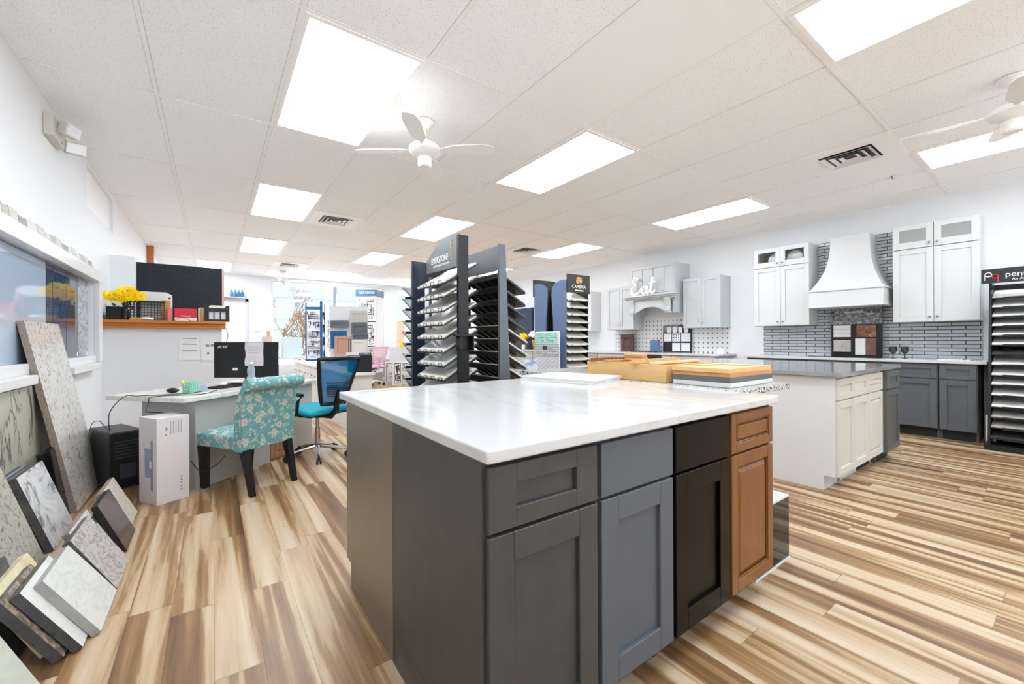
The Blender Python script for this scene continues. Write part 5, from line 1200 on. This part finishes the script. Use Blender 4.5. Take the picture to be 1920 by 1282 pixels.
slab(-.765, 3.99, 1.33, .74, 10.6, .035, ST['granite'], 'tall speckled granite slab leaning against the wall display', ST['edge'], nm='stone_slab_large')
slab(-.63, 2.38, .62, .52, 17, .03, ST['pepper'], 'grey peppery granite slab at the left edge behind the near pile', E_)
slab(-.80, 3.76, .47, .28, 9, .03, M_BLACKG, 'black slab standing in the shadow left of the tall granite slab', M_BLACK)
slab(-.955, 3.46, .885, .86, 1.2, .02, ST['crack'], 'big pale slab with a dark crack standing against the left wall', ST['crack'], nm='stone_slab_large')
slab(-.955, 3.04, .885, .41, 1.2, .02, ST['green'], 'pale green slab at the left edge below the display ledge', ST['green'], nm='stone_slab_large')
slab(-.47, 1.40, 1.15, .62, 24, .03, ST['green'], 'pale green stone slab cut by the lower left corner', ST['green'], nm='stone_slab_large')

# ------------------------------------------------------------------ middle distance: counter, displays
t = thing('reception_counter', 'long white counter with drawers running towards the shop window', 'counter', (1.42, 9.6, 0), -PI/2)
MB().box(0, 0, 0, 4.15, .30, .715).build('counter_body', mat('counter_white', (.90, .90, .89), .4), t, .002); MB().box(-.02, -.03, .716, 4.20, .33, .750).build('counter_top', M_WHITEP, t, .004)
for i in range(7):
    o = front(t, 'drawer', .03+i*.585, .59+i*.585, .46, .70, 'slab', mat('counter_white', 0)); knob(o, .14, .12); knob(o, .42, .12)
# black bag-like panel with sign on the counter end
t = thing('sample_book', 'large black sample book with a pale header strip on the white counter', 'sample book', (1.45, 5.60, .751), -.55)
MB().box(0, 0, 0, .31, .05, .225).build('cover', mat('book_black', (.07, .09, .12), .6), t, .004); MB().box(-.02, .01, .225, .31, .04, .265).build('header_strip', M_PAPER, t); MB().box(.15, .006, .228, .305, .01, .262).build('name_plate', P_NAVY, t)
text('CLASSICS', .028, M_WHITEPR, t, (.228, .005, .245), (PI/2, 0, 0))
t = thing('pencil_cup', 'white cup with pencils on the white counter', 'cup', (1.50, 6.55, .751)); MB().lathe([(.035, 0), (.045, .10), (.041, .10), (.03, .006)], n=18).build('cup', M_WHITEP, t, smooth=True)
for i in range(5): MB().cyl((.01*math.cos(i), .01*math.sin(i), .01), (.03*math.cos(i*1.3), .03*math.sin(i*1.3), .15+.01*i), .004, n=6).build('pencil', [M_KRAFT, M_PRINTB, M_REDPR][i % 3], t)
# knob display tower (blue)
def knobs_on(t, x0, z0, x1, z1, y, n, seed, m=M_PRINTB, face='x', dense=False):
    rnd = random.Random(seed); b = MB()
    for i in range(n):
        u = rnd.uniform(x0, x1); z = rnd.uniform(z0, z1); L = rnd.choice((.02, .06, .10, .14)); hor = rnd.random() < .6
        du, dz = (L, .008) if hor else (.008, L)
        u1, z1_ = min(u+du, x1), min(z+dz, z1)
        if face == 'x': b.box(u, y-.012, z, u1, y, z1_)
        else: b.box(y-.012, u, z, y, u1, z1_)
    b.build('hardware_samples', m, t)
t = thing('hardware_tower', 'blue edged hardware display tower near the shop window', 'display tower', (1.84, 9.70, .751), math.radians(-35)); t.location = (1.57, 9.25, .752)
t.rotation_euler = (0, 0, math.radians(-22))
M_TOWER = mat('tower_white', (.86, .89, .93), .4)
MB().box(0, 0, 0, .30, .30, 1.22).build('tower_body', M_TOWER, t)
MB().box(.27, -.012, 0, .312, .03, 1.24).box(-.012, -.01, 0, .01, .03, 1.2).box(0, -.012, 0, .30, 0, .04).box(0, -.012, 1.07, .30, 0, 1.12).box(.30, .28, 0, .312, .31, 1.2).build('blue_edge', mat('tower_blue', (.10, .33, .52), .4), t)
for i in range(5): knobs_on(t, .02, .06+i*.20, .26, .22+i*.20, -.001, 22, i)
for i in range(4): knobs_on(t, .04, .06+i*.26, .28, .24+i*.26, .313, 26, 10+i, face='y')
# door sample stand
t = thing('door_sample_stand', 'grey stand of coloured cabinet door samples beyond the teal chair', 'display stand', (1.80, 8.31, 0), math.radians(-32))
MB().box(0, .05, 0, .72, .08, 1.83).build('stand_panel', mat('stand_grey', (.83, .83, .85), .5), t)
for (x, z, w_, h_, m, nm) in ((.42, 1.52, .30, .22, P_WGREY, 'g'), (.04, 1.42, .34, .14, M_STEELG, 'x'), (.44, 1.30, .30, .20, P_SHADEG, 's'), (.06, 1.02, .30, .34, mat('door_blue', (.10, .36, .55), .4), 'b'), (.12, 1.24, .30, .06, W_TRIM, 'w'), (.46, 1.20, .30, .10, P_SHADEG, 'n'), (.14, .90, .30, .36, wood('door_tan', (.68, .52, .44), (.74, .58, .50), .5), 't'), (.46, .86, .28, .33, P_CREAM, 'c'), (.40, .88, .05, .32, P_NAVY, 'v')):
    o = front(t, 'sample_door', 0, w_, 0, h_, 'shaker', m, .05); o.location = (x, .045-.12*(1.8-z), z)
MB().box(.0, -.15, .78, .74, .05, .82).box(.02, -.10, 0, .06, .05, .78).box(.68, -.10, 0, .72, .05, .78).build('shelf', mat('stand_grey', 0), t)
# Top Knobs tower
t = thing('hardware_tower', 'tall white hardware tower with a blue sign near the window pier', 'display tower', (3.18, 11.35, 0), math.radians(-38))
t.location = (3.31, 11.80, 0)
MB().box(0, 0, .25, .56, .56, 2.42).build('tower_body', W_TRIM, t); MB().box(.02, .02, 0, .54, .54, .25).build('plinth', M_SIDING, t)
MB().box(-.02, -.02, 2.42, .58, .58, 2.60).build('sign_box', mat('sign_blue', (.28, .42, .56), .4), t); text('TOP KNOBS', .085, M_WHITEPR, t, (.29, -.0215, 2.51), (PI/2, 0, 0))
for j in range(3):
    q = MB(); z0 = .32+j*.70; 
    q.box(.02, -.02, z0, .54, 0, z0+.66).build('sample_panel', M_WHITEP, t); q = MB().box(.02, -.024, z0-.025, .54, -.0, z0-.005).build('panel_ledge', M_PRINTB, t)
    knobs_on(t, .06, z0+.04, .50, z0+.62, -.021, 90, 30+j); 
MB().box(-.18, .1, 1.95, -.16, .5, 2.3).build('side_frame', W_TRIM, t) if False else None
# leaning boards by the window
def hwboard(loc, rz, lab, w_=.62, h_=.62, seed=0):
    t = thing('hardware_board', lab, 'sample board', loc, rz); MB().box(0, 0, 0, w_, .03, h_).build('board', W_TRIM, t, .003)
    f = MB().box(.04, -.008, .05, w_-.04, 0, .06).box(.04, -.008, h_-.06, w_-.04, 0, h_-.05).box(.04, -.008, .06, .05, 0, h_-.06).box(w_-.05, -.008, .06, w_-.04, 0, h_-.06)
    f.build('hardware_frame', M_PRINTB, t); knobs_on(t, .07, .08, w_-.08, h_-.1, -.001, 42, seed)
    return t
hwboard((3.78, 10.85, 0), math.radians(-33), 'white board of black hardware standing on the floor by the pier', .66, .60, 5)
o = hwboard((3.80, 10.30, 0), math.radians(20), 'white hardware board leaning beside the pink chair', .3, .62, 6)
# grey fabric easel behind
tag(MB().box(4.05, 11.2, 0, 4.75, 11.24, .98).build('easel_board', mat('easel_grey', (.84, .84, .86), .6)), 'plain pale board standing behind the black hardware board', 'board')
# low items at the window: boxes and jars
t = thing('window_table', 'low white table with boxes in front of the shop window', 'table', (1.0, 11.6, 0)); MB().box(0, 0, .72, 1.5, .7, .76).build('table_top', W_TRIM, t, .004)
for a, b_ in ((.03, .03), (1.43, .03), (.03, .63), (1.43, .63)): MB().box(a, b_, 0, a+.04, b_+.04, .72).build('leg', W_TRIM, t)
for i, (x, y, w_, h_, m, lab) in enumerate(((1.0, 11.7, .20, .52, mat('box_beige', (.82, .76, .74), .6), 'beige upright box on the low window table'), (1.25, 11.7, .10, .32, M_RED, 'narrow red box on the low window table'), (1.45, 11.75, .45, .50, mat('box_ice', (.82, .90, .96), .3), 'pale blue clear crate on the low window table'), (2.05, 11.75, .3, .30, mat('box_ice', 0), 'small pale blue crate at the right of the window table'))):
    tag(MB().box(x, y, .761, x+w_, y+.25, .761+h_).build('storage_box', m, None, .004), lab, 'box')
tag(MB().box(2.35, 9.9, 0, 3.0, 10.2, 1.06).build('white_cabinet', W_TRIM, None, .004), 'plain white cabinet between hardware tower and door sample stand', 'cabinet')
t = thing('potted_flowers', 'yellow flowers on the sill of the right shop window', 'flowers', (5.05, 12.6, 0)); MB().lathe([(.07, 0), (.09, .9), (.06, .95), (.01, .95)], n=16).build('plant_stand', W_TRIM, t, smooth=True)
for i in range(8): flower_head(t, (.10*math.cos(i*2.4), .05*math.sin(i*2.4), 1.0+.05*math.cos(i*1.7)), .09, M_YELLOW, M_ORANGEF, seed=50+i)

# ------------------------------------------------------------------ outside the shop window
tag(MB().box(-30, YB+.35, -.3, 60, 70, -.15).box(-30, -40, -.3, 60, YF-.35, -.15).build('parking_lot', mat('asphalt_pale', (.80, .81, .83), .9)), 'pale asphalt outside the shop window', 'ground', kind='structure')  # second slab lies unseen behind the camera, added to bounce light upward
t = thing('brick_shop', 'low orange brick building outside the right window', 'building', (12.2, 32, -.15)); MB().box(0, 0, 0, 12, 6, 2.9).build('walls', M_OLDBRICK, t); MB().box(-.3, -.3, 2.9, 12.3, 6.3, 3.2).build('roof', W_TRIM, t)
tag(MB().box(7.35, 18.0, .6, 7.85, 18.4, 2.3).cyl((7.6, 18.2, -.15), (7.6, 18.2, .6), .08).build('utility_box', M_WHITEP, None, .02), 'white utility cabinet on a post outside the right window', 'utility box')
t = thing('utility_pole', 'pale utility pole with transformer outside the window', 'pole', (7.25, 31.3, -.15)); MB().cyl((0, 0, 0), (0, 0, 8.2), .14, .10).build('pole', mat('pole_wood_grey', (.50, .53, .58), .8), t, smooth=True)
MB().box(-.9, -.05, 6.3, .9, .05, 6.45).box(-.7, -.05, 7.3, .7, .05, 7.4).build('cross_arm', M_BARK, t); MB().cyl((.35, 0, 5.2), (.35, 0, 6.1), .25).cyl((-.35, 0, 5.3), (-.35, 0, 6.1), .22).build('transformer', mat('pole_grey', (.62, .66, .72), .5), t, smooth=True)
for z in (1.9, 2.6, 4.05, 7.2):
    tag(MB().tube([(-20+i*4, 31, z+.25*((i-8)/8.)**2) for i in range(17)], .018, 5).build('power_line', mat('wire', (.45, .5, .56), .6)), 'overhead wire outside the window, %s' % {1.9: 'lowest', 2.6: 'second lowest', 4.05: 'third', 7.2: 'highest'}[z], 'wire', 'overhead wires outside the window')
def tree(loc, h, seed, lab, m):
    rnd = random.Random(seed); b = MB()
    def br(p, d, L, r, n):
        q = p+d*L; b.tube([p, p+d*L*.5+Vector((rnd.uniform(-.03, .03), 0, 0))*L, q], [r, r*.8, r*.6], 5)
        if n:
            for _ in range(3 if n > 1 else 4):
                e = (d+Vector((rnd.uniform(-.7, .7), rnd.uniform(-.5, .5), rnd.uniform(-.1, .5)))).normalized(); br(q, e, L*rnd.uniform(.6, .8), r*.55, n-1)
    br(Vector((0, 0, 0)), Vector((0, 0, 1)), h*.28, h*.018, 5)
    o = b.build('bare_tree', m); o.location = loc; tag(o, lab, 'tree')
tree((4.15, 33, -.2), 6.2, 4, 'bare leafless tree outside the left part of the window', M_BARK)
rnd = random.Random(9); b = MB()
for i in range(1500):
    a = rnd.uniform(0, 2*PI); r = rnd.uniform(0, 1)**.5; z = rnd.uniform(.1, 3.1); rr = 1.5*math.sqrt(max(.05, 1-((z-1.5)/1.8)**2))*r
    p0 = Vector((rr*math.cos(a), rr*math.sin(a), z)); d = Vector((rnd.uniform(-.12, .12), rnd.uniform(-.1, .1), rnd.uniform(.05, .25))); s3 = Vector((.035, 0, 0)); b.hexa([p0-s3, p0+s3, p0+d+s3*.3, p0+d-s3*.3], [v+Vector((0, .01, 0)) for v in (p0-s3, p0+s3, p0+d+s3*.3, p0+d-s3*.3)])
o = b.build('ornamental_bush', mat('dry_gold', (.46, .37, .24), .8)); o.location = (5.0, 28.5, -.2); tag(o, 'golden dry bush outside the left part of the window', 'bush')
